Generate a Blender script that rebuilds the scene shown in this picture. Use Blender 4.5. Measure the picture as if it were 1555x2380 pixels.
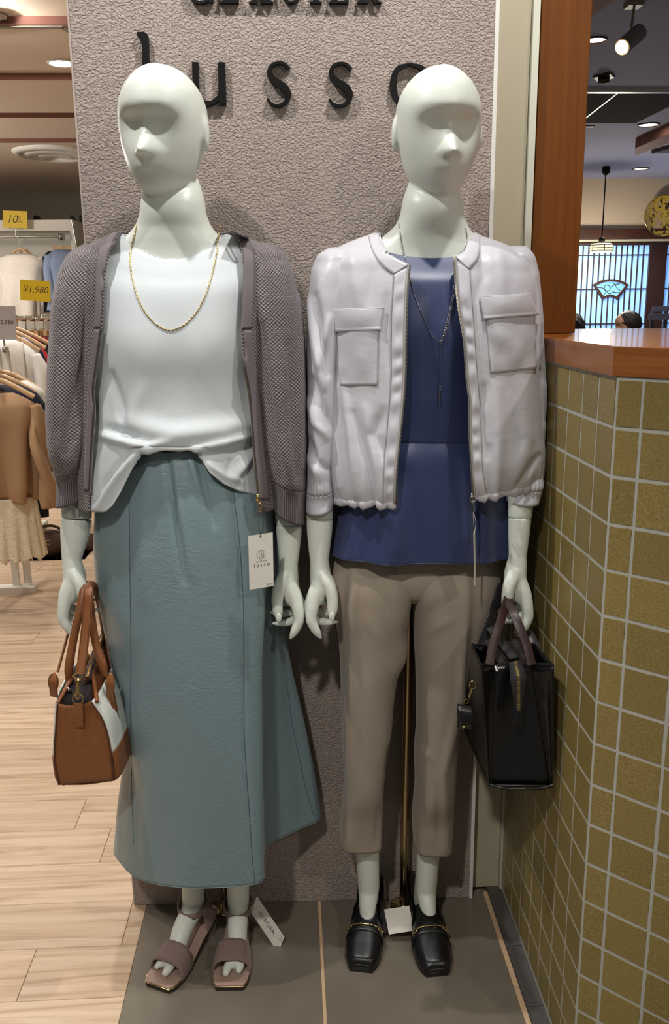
import bpy, bmesh, math, random
import numpy as np
from mathutils import Vector, Matrix, noise
from mathutils.bvhtree import BVHTree
PI = math.pi
random.seed(7)
for o in list(bpy.data.objects): bpy.data.objects.remove(o)
SC = bpy.context.scene
COL = SC.collection
# ------------------------------------------------------------------ camera
FPX, CX, CY, HCAM = 2010.5, 777.5, 1190.0, 1.40          # focal length in pixels of a 1555 x 2380 frame
_p, _y, _a = (math.radians(v) for v in (13.5, 2.7, 0.62))  # pitch down, yaw right, roll
FWD = np.array([math.sin(_y)*math.cos(_p), math.cos(_y)*math.cos(_p), -math.sin(_p)])
_r0 = np.array([math.cos(_y), -math.sin(_y), 0.0]); _u0 = np.cross(_r0, FWD)
RGT = math.cos(_a)*_r0 - math.sin(_a)*_u0
UPV = math.sin(_a)*_r0 + math.cos(_a)*_u0
CAM = np.array([0, 0, HCAM])
cam = bpy.data.cameras.new('camera'); cam_o = bpy.data.objects.new('camera', cam); COL.objects.link(cam_o)
cam.sensor_fit = 'VERTICAL'; cam.sensor_height = 24.0; cam.lens = 24.0*FPX/2380.0
cam.clip_start = 0.05; cam.clip_end = 60
cam_o.matrix_world = Matrix(((RGT[0], UPV[0], -FWD[0], 0), (RGT[1], UPV[1], -FWD[1], 0), (RGT[2], UPV[2], -FWD[2], HCAM), (0, 0, 0, 1)))
SC.camera = cam_o
# ------------------------------------------------------------------ world, large lights, exposure
wd = bpy.data.worlds.new('mall_ambience'); SC.world = wd; wd.use_nodes = True
wd.node_tree.nodes['Background'].inputs[0].default_value = (1.0, 0.95, 0.88, 1)
wd.node_tree.nodes['Background'].inputs[1].default_value = 0.125
def spot(name, loc, tgt, energy, angle=70, blend=.5, size=.035, col=(1, .95, .87)):
    l = bpy.data.lights.new(name, 'SPOT'); l.energy = energy; l.spot_size = math.radians(angle); l.spot_blend = blend
    l.shadow_soft_size = size; l.color = col
    o = bpy.data.objects.new(name, l); COL.objects.link(o); o.location = loc
    o.rotation_euler = (Vector(tgt)-Vector(loc)).to_track_quat('-Z', 'Y').to_euler()
    return o
# two ceiling spotlights of the shop front aimed at the display, high in front of it, left and right
spot('display_spotlight', (-0.72, 1.27, 2.85), (-0.10, 1.64, 0.90), 70, 84, .6, .03, (1, .97, .93))
spot('display_spotlight', (0.44, 1.29, 2.85), (0.05, 1.64, 0.90), 63, 84, .6, .03, (1, .97, .93))
spot('aisle_downlight', (-0.55, -0.55, 2.9), (-0.02, 1.62, 0.30), 125, 38, .9, .06, (1, .95, .88))
spot('aisle_downlight', (1.6, -0.9, 2.9), (0.55, 1.3, 0.6), 60, 70, .7, .06, (1, .93, .82))
SC.view_settings.view_transform = 'Standard'; SC.view_settings.look = 'None'
SC.view_settings.gamma = 1.0; SC.view_settings.use_curve_mapping = False
SC.view_settings.exposure = 0.0
# ------------------------------------------------------------------ pixel <-> place helpers
def ray(px, py): return FWD + (px-CX)/FPX*RGT - (py-CY)/FPX*UPV
def W(px, py, Y): d = ray(px, py); return CAM + d*(Y/d[1])            # the point of that direction in the vertical plane y = Y
def G(px, py, z=0.0): d = ray(px, py); return CAM + d*((z-HCAM)/d[2])  # ... at height z
def XP(px, py, x): d = ray(px, py); return CAM + d*(x/d[0])
def xat(px, Y, z):
    q0 = np.array([0, Y, z-HCAM]); k = (px-CX)/FPX
    return float(-(q0@RGT - k*(q0@FWD))/(RGT[0]-k*FWD[0]))
def proj(P):
    q = np.asarray(P, float)-CAM; z = q@FWD
    return CX+FPX*(q@RGT)/z, CY-FPX*(q@UPV)/z
# ------------------------------------------------------------------ materials
def lin(c):
    return tuple(((v/255)/12.92 if v/255 <= .04045 else ((v/255+.055)/1.055)**2.4) for v in c)
MATS = {}
class NT:
    def __init__(s, m): s.t = m.node_tree; s.n = s.t.nodes; s.b = s.n['Principled BSDF']
    def new(s, kind, **kw):
        nd = s.n.new(kind)
        for k, v in kw.items():
            if hasattr(nd, k) and not isinstance(v, tuple): setattr(nd, k, v)
        return nd
    def link(s, a, b): s.t.links.new(a, b)
def M(name, rgb, rough=.5, metal=0.0, spec=.5, bump=None, vary=None, coat=0, emit=None, trans=0, alpha=1, sheen=0, objvary=0, stretch=None, ior=None, subs=0):
    if name in MATS: return MATS[name]
    m = bpy.data.materials.new(name); m.use_nodes = True; t = NT(m); b = t.b
    c = lin(rgb); b.inputs['Base Color'].default_value = (*c, 1)
    b.inputs['Roughness'].default_value = rough; b.inputs['Metallic'].default_value = metal
    b.inputs['Specular IOR Level'].default_value = spec
    if coat: b.inputs['Coat Weight'].default_value = coat; b.inputs['Coat Roughness'].default_value = .08
    if trans: b.inputs['Transmission Weight'].default_value = trans
    if sheen: b.inputs['Sheen Weight'].default_value = sheen; b.inputs['Sheen Roughness'].default_value = .4
    if ior: b.inputs['IOR'].default_value = ior
    if subs: b.inputs['Subsurface Weight'].default_value = subs; b.inputs['Subsurface Radius'].default_value = (.01, .01, .01)
    b.inputs['Alpha'].default_value = alpha
    if emit: b.inputs['Emission Color'].default_value = (*lin(emit[0]), 1); b.inputs['Emission Strength'].default_value = emit[1]
    tc = t.new('ShaderNodeTexCoord'); mp = t.new('ShaderNodeMapping'); t.link(tc.outputs['Object'], mp.inputs[0])
    if stretch: mp.inputs['Scale'].default_value = stretch
    out = None
    if vary:      # (scale, amount, detail): value changes of the colour
        nz = t.new('ShaderNodeTexNoise'); nz.inputs['Scale'].default_value = vary[0]; nz.inputs['Detail'].default_value = vary[2] if len(vary) > 2 else 3
        t.link(mp.outputs[0], nz.inputs['Vector'])
        mr = t.new('ShaderNodeMapRange'); mr.inputs[1].default_value = .3; mr.inputs[2].default_value = .7
        mr.inputs[3].default_value = 1-vary[1]; mr.inputs[4].default_value = 1+vary[1]; t.link(nz.outputs[0], mr.inputs[0])
        hs = t.new('ShaderNodeHueSaturation'); hs.inputs['Color'].default_value = (*c, 1); t.link(mr.outputs[0], hs.inputs['Value']); out = hs.outputs[0]
    if objvary:
        oi = t.new('ShaderNodeObjectInfo'); mr = t.new('ShaderNodeMapRange')
        mr.inputs[3].default_value = 1-objvary; mr.inputs[4].default_value = 1+objvary; t.link(oi.outputs['Random'], mr.inputs[0])
        h2 = t.new('ShaderNodeHueSaturation'); h2.inputs['Color'].default_value = (*c, 1)
        if out: t.link(out, h2.inputs['Color'])
        t.link(mr.outputs[0], h2.inputs['Value']); out = h2.outputs[0]
    if out: t.link(out, b.inputs['Base Color'])
    if bump:      # (scale, distance, detail)
        nz = t.new('ShaderNodeTexNoise'); nz.inputs['Scale'].default_value = bump[0]; nz.inputs['Detail'].default_value = bump[2] if len(bump) > 2 else 2
        t.link(mp.outputs[0], nz.inputs['Vector'])
        bp = t.new('ShaderNodeBump'); bp.inputs['Strength'].default_value = 1; bp.inputs['Distance'].default_value = bump[1]
        t.link(nz.outputs[0], bp.inputs['Height']); t.link(bp.outputs[0], b.inputs['Normal'])
    MATS[name] = m
    return m
# ------------------------------------------------------------------ mesh helpers
class MB:
    """collects vertices, faces and uvs of one mesh"""
    def __init__(s): s.v = []; s.f = []; s.uv = []
    def add(s, verts, faces, uvs=None):
        k = len(s.v); s.v += [tuple(map(float, p)) for p in verts]; s.f += [tuple(i+k for i in f) for f in faces]
        s.uv += list(uvs) if uvs is not None else [(p[0], p[2]) for p in verts]
        return s
    def grid(s, P, wrapu=False, uv=None, flip=False):
        nv, nu = P.shape[:2]; k = len(s.v)
        s.v += [tuple(p) for p in P.reshape(-1, 3).tolist()]
        if uv is None:
            du = np.linalg.norm(np.diff(P, axis=1), axis=2).mean(0).cumsum(); du = np.r_[0, du]
            dv = np.linalg.norm(np.diff(P, axis=0), axis=2).mean(1).cumsum(); dv = np.r_[0, dv]
            uv = np.stack(np.meshgrid(du, dv), -1)
        s.uv += [tuple(p) for p in uv.reshape(-1, 2).tolist()]
        for j in range(nv-1):
            for i in range(nu if wrapu else nu-1):
                a, b = k+j*nu+i, k+j*nu+(i+1) % nu
                f = (a, b, b+nu, a+nu); s.f.append(f[::-1] if flip else f)
        return s
    def fan(s, ring, flip=False, centre=None):
        c = np.mean(ring, axis=0) if centre is None else centre; n = len(ring)
        s.add(list(ring)+[c], [((i, (i+1) % n, n) if not flip else ((i+1) % n, i, n)) for i in range(n)])
        return s
    def box(s, lo, hi):
        x0, y0, z0 = lo; x1, y1, z1 = hi
        s.add([(x0, y0, z0), (x1, y0, z0), (x1, y1, z0), (x0, y1, z0), (x0, y0, z1), (x1, y0, z1), (x1, y1, z1), (x0, y1, z1)],
              [(0, 3, 2, 1), (4, 5, 6, 7), (0, 1, 5, 4), (1, 2, 6, 5), (2, 3, 7, 6), (3, 0, 4, 7)])
        return s
    def hexa(s, b4, t4):      # a box from 4 lower and 4 upper corners (counter-clockwise from above)
        s.add(list(b4)+list(t4), [(0, 3, 2, 1), (4, 5, 6, 7), (0, 1, 5, 4), (1, 2, 6, 5), (2, 3, 7, 6), (3, 0, 4, 7)]); return s
    def tube(s, pts, rad, n=8, closed=False, flat=None, cap=True, upv=(0, 0, 1)):
        """round (or, with flat=(a,b), flattened) tube along pts; rad number or list"""
        pts = [Vector(p) for p in pts]; m = len(pts)
        rad = [rad]*m if np.isscalar(rad) else list(rad)
        rings = []; ref = None
        for i in range(m):
            a = pts[(i-1) % m] if (closed or i > 0) else pts[i]; b = pts[(i+1) % m] if (closed or i < m-1) else pts[i]
            t = (b-a).normalized()
            if ref is None:
                ref = Vector(upv); ref = ref-t*ref.dot(t)
                if ref.length < 1e-3: ref = Vector((1, 0, 0)); ref = ref-t*ref.dot(t)
            ref = (ref-t*ref.dot(t)).normalized(); bi = t.cross(ref)
            fa, fb = flat if flat else (1, 1)
            rings.append([pts[i]+(ref*math.cos(2*PI*k/n)*fa+bi*math.sin(2*PI*k/n)*fb)*rad[i] for k in range(n)])
        P = np.array([[tuple(p) for p in r] for r in rings])
        if closed: P = np.concatenate([P, P[:1]], 0)
        s.grid(P, wrapu=True)
        if cap and not closed: s.fan(P[0], True); s.fan(P[-1], False)
        return s
    def band(s, pts, nrm, width, thick):
        """flat strap: width along cross(t, n), thickness along n; nrm one vector or a list"""
        pts = [Vector(p) for p in pts]; m = len(pts); R = []
        for i in range(m):
            t = (pts[min(i+1, m-1)]-pts[max(i-1, 0)]).normalized()
            nn = Vector(nrm[i] if isinstance(nrm, list) else nrm); nn = (nn-t*nn.dot(t)).normalized(); w = t.cross(nn)
            wd_ = width[i] if isinstance(width, (list, tuple)) else width
            R.append([tuple(pts[i]+w*wd_/2*a+nn*thick/2*b) for a, b in ((-1, -1), (1, -1), (1, 1), (-1, 1))])
        P = np.array(R); s.grid(P, wrapu=True); s.add(P[0], [(3, 2, 1, 0)]); s.add(P[-1], [(0, 1, 2, 3)]); return s
    def prism(s, outline, vec, centre=None):
        """closed outline (list of 3-D points) pushed along vec, both ends capped"""
        n = len(outline); v = np.asarray(vec, float); A = [np.asarray(p, float) for p in outline]; B = [p+v for p in A]
        s.add(A+B, [tuple(range(n))[::-1], tuple(range(n, 2*n))]+[(i, (i+1) % n, n+(i+1) % n, n+i) for i in range(n)]); return s
    def lathe(s, prof, c=(0, 0, 0), n=24, axis='z'):
        """prof list of (r, h)"""
        P = np.array([[(r*math.cos(2*PI*k/n), r*math.sin(2*PI*k/n), h) for k in range(n)] for r, h in prof])
        if axis == 'y': P = P[..., [0, 2, 1]]
        if axis == 'x': P = P[..., [2, 0, 1]]
        P = P+np.asarray(c, float); s.grid(P, wrapu=True)
        if prof[0][0] > 1e-5: s.fan(P[0], True)
        if prof[-1][0] > 1e-5: s.fan(P[-1])
        return s
    def xf(s, fn):
        s.v = [tuple(fn(p)) for p in s.v]; return s
    def mesh(s, name, origin=(0, 0, 0), smooth=True):
        me = bpy.data.meshes.new(name); o = np.asarray(origin, float)
        me.from_pydata([tuple(np.asarray(p)-o) for p in s.v], [], s.f)
        uvl = me.uv_layers.new(name='UVMap'); idx = np.zeros(len(me.loops), int); me.loops.foreach_get('vertex_index', idx)
        uvl.data.foreach_set('uv', np.asarray(s.uv, float)[idx].ravel())
        me.update()
        bm = bmesh.new(); bm.from_mesh(me); bmesh.ops.recalc_face_normals(bm, faces=bm.faces); bm.to_mesh(me); bm.free()
        if smooth: me.shade_smooth()
        return me
def origin_of(parent):
    o = np.zeros(3)
    while parent is not None: o = o+np.array(parent.location); parent = parent.parent
    return o
def obj(name, mb, mat, parent=None, smooth=True, at=None, solid=0, bevel=0, angle=None, sub=0):
    """links mb as one mesh object; vertices are world places, the object's own location is `at` (only used for top-level meshes)"""
    base = origin_of(parent); loc = np.zeros(3)
    if parent is None and at is not None: loc = np.asarray(at, float)
    me = mb if isinstance(mb, bpy.types.Mesh) else mb.mesh(name, base+loc, smooth)
    o = bpy.data.objects.new(name, me); COL.objects.link(o); o.parent = parent; o.location = loc
    if mat: me.materials.clear(); me.materials.append(mat if not isinstance(mat, str) else MATS[mat])
    if angle is not None: me.set_sharp_from_angle(angle=math.radians(angle))
    if solid:
        md = o.modifiers.new('thickness', 'SOLIDIFY'); md.thickness = solid; md.offset = 0
    if bevel:
        md = o.modifiers.new('bevel', 'BEVEL'); md.width = bevel; md.segments = 2; md.limit_method = 'ANGLE'; md.angle_limit = math.radians(40)
    if sub:
        md = o.modifiers.new('sub', 'SUBSURF'); md.levels = sub; md.render_levels = sub
    return o
def tag(o, label, cat, group=None, kind=None):
    o['label'] = label; o['category'] = cat
    if group: o['group'] = group
    if kind: o['kind'] = kind
    return o
def thing(name, label, cat, loc=(0, 0, 0), group=None, kind=None):
    o = bpy.data.objects.new(name, None); COL.objects.link(o); o.location = tuple(map(float, loc)); o.empty_display_size = .05
    return tag(o, label, cat, group, kind)
def struct(name, mb, mat, parent=None, smooth=False, **kw):
    o = obj(name, mb, mat, parent, smooth, **kw)
    if parent is None: o['kind'] = 'structure'
    return o
def part_lab(o, label): o['label'] = label; return o
def evaluated(o, keep=False):
    dg = bpy.context.evaluated_depsgraph_get(); me = bpy.data.meshes.new_from_object(o.evaluated_get(dg))
    if not keep: bpy.data.objects.remove(o)
    return me
def text_mb(s, size, fn, depth=.0004, shear=0.0, spacing=1.0, align='CENTER', bold=0.0):
    """flat lettering as a mesh; fn maps (x, y, d) on the lettering's plane to a place"""
    cu = bpy.data.curves.new('lettering', 'FONT'); cu.body = s; cu.size = size; cu.shear = shear; cu.space_character = spacing
    cu.align_x = align; cu.align_y = 'CENTER'; cu.resolution_u = 3; cu.offset = bold
    o = bpy.data.objects.new('lettering_tmp', cu); COL.objects.link(o); me = evaluated(o)
    mb = MB(); vs = [fn(v.co.x, v.co.y, depth) for v in me.vertices]
    mb.add(vs, [tuple(p.vertices) for p in me.polygons]); bpy.data.meshes.remove(me); bpy.data.curves.remove(cu)
    return mb
def spline(keys, t):
    """smooth interpolation of rows keys[:,1:] over keys[:,0] at t (array)"""
    K = np.asarray(keys, float); x = K[:, 0]; y = K[:, 1:]; t = np.asarray(t, float)
    d = np.diff(x)[:, None]; sl = np.diff(y, axis=0)/d
    m = np.empty_like(y); m[0] = sl[0]; m[-1] = sl[-1]
    if len(x) > 2: m[1:-1] = (sl[:-1]*d[1:]+sl[1:]*d[:-1])/(d[1:]+d[:-1])
    i = np.clip(np.searchsorted(x, t, side='right')-1, 0, len(x)-2); h = (x[i+1]-x[i])[:, None]; s = ((t-x[i])/(x[i+1]-x[i]))[:, None]
    return (2*s**3-3*s**2+1)*y[i]+(s**3-2*s**2+s)*h*m[i]+(-2*s**3+3*s**2)*y[i+1]+(s**3-s**2)*h*m[i+1]
def curve_pts(ctrl, n, closed=False):
    P = np.asarray(ctrl, float)
    if closed: P = np.concatenate([P[-2:], P, P[:3]], 0)
    L = np.r_[0, np.linalg.norm(np.diff(P, axis=0), axis=1).cumsum()]
    if closed:
        t = np.linspace(L[2], L[-3], n, endpoint=False)
    else: t = np.linspace(0, L[-1], n)
    return spline(np.c_[L, P], t)
def seg_dist(px, py, line):
    """distance (pixels) of points to a polyline and the position along it 0..1"""
    best = np.full(px.shape, 1e9); pos = np.zeros(px.shape); L = np.asarray(line, float)
    ln = np.linalg.norm(np.diff(L, axis=0), axis=1); tot = ln.sum(); acc = 0
    for k in range(len(L)-1):
        a, b = L[k], L[k+1]; ab = b-a; t = np.clip(((px-a[0])*ab[0]+(py-a[1])*ab[1])/(ab@ab), 0, 1)
        d = np.hypot(px-a[0]-t*ab[0], py-a[1]-t*ab[1]); w = d < best
        best = np.where(w, d, best); pos = np.where(w, (acc+t*ln[k])/tot, pos); acc += ln[k]
    return best, pos
def normals_of(P, wrapu=False):
    if wrapu:
        du = np.roll(P, -1, 1)-np.roll(P, 1, 1)
    else: du = np.gradient(P, axis=1)
    dv = np.gradient(P, axis=0); N = np.cross(du, dv); N /= np.linalg.norm(N, axis=2, keepdims=True)+1e-12
    return N
def fold(P, folds, centre_y, wrapu=False, front=True):
    """push cloth out (+) or in (-) along soft ridges; folds: (polyline in photo pixels, half width px, height m[, taper])"""
    N = normals_of(P, wrapu); c = P.mean(axis=1, keepdims=True)
    N = np.where((N*(P-c)).sum(2, keepdims=True) < 0, -N, N)
    px, py = proj(P); D = np.zeros(px.shape)
    for f in folds:
        d, t = seg_dist(px, py, f[0]); tap = np.sin(np.clip(t*.84+.08, 0, 1)*PI)**.6 if len(f) < 4 else (1-t)**f[3]
        D += f[2]*np.exp(-(d/f[1])**2)*tap
    if front: D *= 1/(1+np.exp((P[..., 1]-centre_y-.02)/.012))
    return P+N*D[..., None]
def wrinkle(P, amp, scale, seed=0, stretch=(1, 1, 1), wrapu=False):
    N = normals_of(P, wrapu); out = P.copy(); nv, nu = P.shape[:2]
    for j in range(nv):
        for i in range(nu):
            p = P[j, i]; out[j, i] += N[j, i]*amp*noise.noise(Vector((p[0]*scale*stretch[0]+seed, p[1]*scale*stretch[1], p[2]*scale*stretch[2])))
    return out
class Shell:
    """cloth or body hull: horizontal rings fitted between a left and a right outline.
    stations: (py, px_left, px_right, Y_axis, front, back, squareness[, dip]) down the photo"""
    def __init__(s, st, nv=80, nu=96):
        rows = []
        for r in st:
            py, a, b, Y, bf, bb = r[:6]; n = r[6] if len(r) > 6 else 2.2; dip = r[7] if len(r) > 7 else 0
            A, B = W(a, py, Y), W(b, py, Y)
            rows.append([py, *A, *B, Y, bf, bb, n, dip])
        s.keys = np.array(rows, float); s.py = np.linspace(rows[0][0], rows[-1][0], nv); s.row = spline(s.keys, s.py); s.nu = nu
    def ring(s, row, t):
        A, B = row[0:3], row[3:6]; Y, bf, bb, n, dip = row[6:11]
        c, S = np.cos(t), np.sin(t); Cc = np.sign(c)*np.abs(c)**(2/n); Ss = np.sign(S)*np.abs(S)**(2/n)
        P = (A+B)/2+np.outer(Cc, (B-A)/2); P[:, 1] = Y-np.where(Ss > 0, bf, bb)*Ss
        P[:, 2] -= dip*np.clip(Ss, 0, 1)**2
        return P
    def full(s):
        t = np.linspace(0, 2*PI, s.nu, endpoint=False); return np.array([s.ring(r, t) for r in s.row])
    def opened(s, left, right):
        """front open between the pixel outlines left and right: lists of (py, px); t runs from the right edge round the back to the left"""
        L, R = np.array(left, float), np.array(right, float); out = []
        tt = np.linspace(.02, PI-.02, 260)
        for r in s.row:
            F = s.ring(r, tt); px, py = proj(F)
            gl = px-np.interp(py, L[:, 0], L[:, 1]); gr = px-np.interp(py, R[:, 0], R[:, 1])   # px falls as t grows
            tl = np.interp(0, gl[::-1], tt[::-1]); tr = np.interp(0, gr[::-1], tt[::-1])
            out.append(s.ring(r, np.linspace(tl, tr+2*PI, s.nu)))
        return np.array(out)
def cast_tree(mbs):
    v = []; f = []
    for m in mbs: f += [tuple(i+len(v) for i in q) for q in m.f]; v += m.v
    return BVHTree.FromPolygons([Vector(p) for p in v], f)
def cast(tree, px, py, off=0.0, default_Y=1.55):
    d = Vector(ray(px, py)).normalized(); h = tree.ray_cast(Vector(CAM), d)
    if h[0] is None: return np.array(W(px, py, default_Y)), np.array((0, -1, 0.))
    n = h[1]; n = -n if n.dot(d) > 0 else n
    return np.array(h[0]+n*off), np.array(n)
def lay(tree, line, n, off, dY=1.55, smooth=3):
    """a line given in photo pixels laid on the cloth: places and normals"""
    L = curve_pts(np.array(line, float), n); Q = [cast(tree, x, y, off, dY) for x, y in L]
    P = np.array([q[0] for q in Q]); N = np.array([q[1] for q in Q])
    for _ in range(smooth):
        P[1:-1] = (P[:-2]+2*P[1:-1]+P[2:])/4; N[1:-1] = (N[:-2]+2*N[1:-1]+N[2:])/4
    return P, N
def patch(tree, q, nu, nv, off, dY=1.55, smooth=4, puff=0.0):
    """cloth patch laid on the cloth below; q = 4 photo corners (tl, tr, br, bl) or two lines (left, right)"""
    if len(q) == 4 and np.ndim(q[0]) == 1: l, r = [q[0], q[3]], [q[1], q[2]]
    else: l, r = q
    A, B = curve_pts(np.array(l, float), nv), curve_pts(np.array(r, float), nv); P = np.zeros((nv, nu, 3))
    for j in range(nv):
        for i in range(nu):
            x, y = A[j]+(B[j]-A[j])*i/(nu-1)
            o = off+puff*math.sin(PI*i/(nu-1))*math.sin(PI*min(1, .15+.85*j/(nv-1)))
            P[j, i] = cast(tree, x, y, o, dY)[0]
    for _ in range(smooth):
        P[1:-1] = (P[:-2]+2*P[1:-1]+P[2:])/4; P[:, 1:-1] = (P[:, :-2]+2*P[:, 1:-1]+P[:, 2:])/4
    return P
def remesh(name, mb, voxel, smooth=4, fac=.5):
    me = mb.mesh(name+'_raw'); o = bpy.data.objects.new('tmp', me); COL.objects.link(o)
    r = o.modifiers.new('r', 'REMESH'); r.mode = 'VOXEL'; r.voxel_size = voxel; r.use_smooth_shade = True
    if smooth:
        m = o.modifiers.new('s', 'SMOOTH'); m.factor = fac; m.iterations = smooth
    out = evaluated(o); bpy.data.meshes.remove(me); out.name = name
    return out
# ================================================================== materials of the place
def stucco():
    m = M('mauve_stucco', (174, 160, 152), .75, spec=.3); t = NT(m); b = t.b
    tc = t.new('ShaderNodeTexCoord'); mp = t.new('ShaderNodeMapping'); mp.inputs['Scale'].default_value = (1, 1, 1.25); t.link(tc.outputs['Object'], mp.inputs[0])
    n1 = t.new('ShaderNodeTexNoise'); n1.inputs['Scale'].default_value = 205; n1.inputs['Detail'].default_value = 3; n1.inputs['Distortion'].default_value = .35
    n2 = t.new('ShaderNodeTexNoise'); n2.inputs['Scale'].default_value = 260; n2.inputs['Detail'].default_value = 2
    t.link(mp.outputs[0], n1.inputs['Vector']); t.link(mp.outputs[0], n2.inputs['Vector'])
    cr = t.new('ShaderNodeValToRGB'); cr.color_ramp.elements[0].position = .36; cr.color_ramp.elements[1].position = .66; cr.color_ramp.interpolation = 'EASE'
    t.link(n1.outputs[0], cr.inputs[0])
    ad = t.new('ShaderNodeMath', operation='MULTIPLY_ADD'); ad.inputs[1].default_value = .22
    t.link(n2.outputs[0], ad.inputs[0]); t.link(cr.outputs[0], ad.inputs[2])
    bp = t.new('ShaderNodeBump'); bp.inputs['Strength'].default_value = 1; bp.inputs['Distance'].default_value = .0019
    t.link(ad.outputs[0], bp.inputs['Height']); t.link(bp.outputs[0], b.inputs['Normal'])
    return m
def oakfloor():
    m = M('pale_oak', (214, 186, 156), .42, spec=.4); t = NT(m); b = t.b
    tc = t.new('ShaderNodeTexCoord'); oi = t.new('ShaderNodeObjectInfo')
    ad = t.new('ShaderNodeVectorMath', operation='ADD'); sc = t.new('ShaderNodeVectorMath', operation='SCALE'); sc.inputs[3].default_value = 9
    cb = t.new('ShaderNodeCombineXYZ'); t.link(oi.outputs['Random'], cb.inputs[0]); t.link(oi.outputs['Random'], cb.inputs[1]); t.link(cb.outputs[0], sc.inputs[0])
    t.link(tc.outputs['Object'], ad.inputs[0]); t.link(sc.outputs[0], ad.inputs[1])
    mp = t.new('ShaderNodeMapping'); mp.inputs['Scale'].default_value = (1.6, 26, 5); t.link(ad.outputs[0], mp.inputs[0])
    n1 = t.new('ShaderNodeTexNoise'); n1.inputs['Scale'].default_value = 1.6; n1.inputs['Detail'].default_value = 6; n1.inputs['Distortion'].default_value = .8; t.link(mp.outputs[0], n1.inputs['Vector'])
    cr = t.new('ShaderNodeValToRGB'); e = cr.color_ramp.elements; e[0].position = .32; e[0].color = (*lin((178, 148, 120)), 1); e[1].position = .62; e[1].color = (*lin((214, 190, 164)), 1)
    e2 = cr.color_ramp.elements.new(.46); e2.color = (*lin((200, 172, 144)), 1)
    t.link(n1.outputs[0], cr.inputs[0])
    mr = t.new('ShaderNodeMapRange'); mr.inputs[3].default_value = .9; mr.inputs[4].default_value = 1.06; t.link(oi.outputs['Random'], mr.inputs[0])
    hs = t.new('ShaderNodeHueSaturation'); t.link(cr.outputs[0], hs.inputs['Color']); t.link(mr.outputs[0], hs.inputs['Value']); t.link(hs.outputs[0], b.inputs['Base Color'])
    bp = t.new('ShaderNodeBump'); bp.inputs['Strength'].default_value = .4; bp.inputs['Distance'].default_value = .0006; t.link(n1.outputs[0], bp.inputs['Height']); t.link(bp.outputs[0], b.inputs['Normal'])
    return m
def glazed_tile():
    m = M('olive_glaze', (150, 128, 76), .33, spec=.5); t = NT(m); b = t.b
    tc = t.new('ShaderNodeTexCoord'); oi = t.new('ShaderNodeObjectInfo'); cb = t.new('ShaderNodeCombineXYZ')
    for k in range(3): t.link(oi.outputs['Random'], cb.inputs[k])
    sc = t.new('ShaderNodeVectorMath', operation='SCALE'); sc.inputs[3].default_value = 13; t.link(cb.outputs[0], sc.inputs[0])
    ad = t.new('ShaderNodeVectorMath', operation='ADD'); t.link(tc.outputs['Object'], ad.inputs[0]); t.link(sc.outputs[0], ad.inputs[1])
    n1 = t.new('ShaderNodeTexNoise'); n1.inputs['Scale'].default_value = 420; n1.inputs['Detail'].default_value = 3; t.link(ad.outputs[0], n1.inputs['Vector'])
    cr = t.new('ShaderNodeValToRGB'); e = cr.color_ramp.elements; e[0].position = .3; e[0].color = (*lin((138, 119, 66)), 1); e[1].position = .74; e[1].color = (*lin((178, 160, 108)), 1)
    e2 = e.new(.55); e2.color = (*lin((154, 135, 80)), 1); t.link(n1.outputs[0], cr.inputs[0])
    vo = t.new('ShaderNodeTexVoronoi'); vo.inputs['Scale'].default_value = 95; t.link(ad.outputs[0], vo.inputs['Vector'])
    lt = t.new('ShaderNodeMath', operation='LESS_THAN'); lt.inputs[1].default_value = .085; t.link(vo.outputs['Distance'], lt.inputs[0])
    sp = t.new('ShaderNodeSeparateColor'); t.link(vo.outputs['Color'], sp.inputs[0])
    gt = t.new('ShaderNodeMath', operation='LESS_THAN'); gt.inputs[1].default_value = .3; t.link(sp.outputs[0], gt.inputs[0])
    mu = t.new('ShaderNodeMath', operation='MULTIPLY'); t.link(lt.outputs[0], mu.inputs[0]); t.link(gt.outputs[0], mu.inputs[1])
    mx = t.new('ShaderNodeMix', data_type='RGBA'); t.link(mu.outputs[0], mx.inputs[0]); t.link(cr.outputs[0], mx.inputs[6]); mx.inputs[7].default_value = (*lin((48, 40, 22)), 1)
    mr = t.new('ShaderNodeMapRange'); mr.inputs[3].default_value = .9; mr.inputs[4].default_value = 1.1; t.link(oi.outputs['Random'], mr.inputs[0])
    hs = t.new('ShaderNodeHueSaturation'); t.link(mx.outputs[2], hs.inputs['Color']); t.link(mr.outputs[0], hs.inputs['Value']); t.link(hs.outputs[0], b.inputs['Base Color'])
    return m
def wood(name, dark, light, scale, rough=.35, coat=0.0, spec=.5):
    m = M(name, light, rough, spec=spec, coat=coat); t = NT(m); b = t.b
    tc = t.new('ShaderNodeTexCoord'); mp = t.new('ShaderNodeMapping'); mp.inputs['Scale'].default_value = scale; t.link(tc.outputs['Object'], mp.inputs[0])
    n1 = t.new('ShaderNodeTexNoise'); n1.inputs['Scale'].default_value = 1; n1.inputs['Detail'].default_value = 5; n1.inputs['Distortion'].default_value = .5; t.link(mp.outputs[0], n1.inputs['Vector'])
    cr = t.new('ShaderNodeValToRGB'); e = cr.color_ramp.elements; e[0].position = .3; e[0].color = (*lin(dark), 1); e[1].position = .7; e[1].color = (*lin(light), 1)
    t.link(n1.outputs[0], cr.inputs[0]); t.link(cr.outputs[0], b.inputs['Base Color']); return m
stucco(); oakfloor(); glazed_tile()
wood('counter_wood', (144, 82, 32), (174, 108, 50), (5, 5, 140), .26, 0.3)
wood('post_wood', (104, 57, 8), (120, 67, 12), (120, 120, 4), .5, 0, .25)
wood('dark_wood', (46, 24, 20), (66, 36, 28), (6, 60, 60), .45)
wood('rack_wood', (196, 152, 108), (214, 174, 130), (10, 10, 60), .5)
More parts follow.
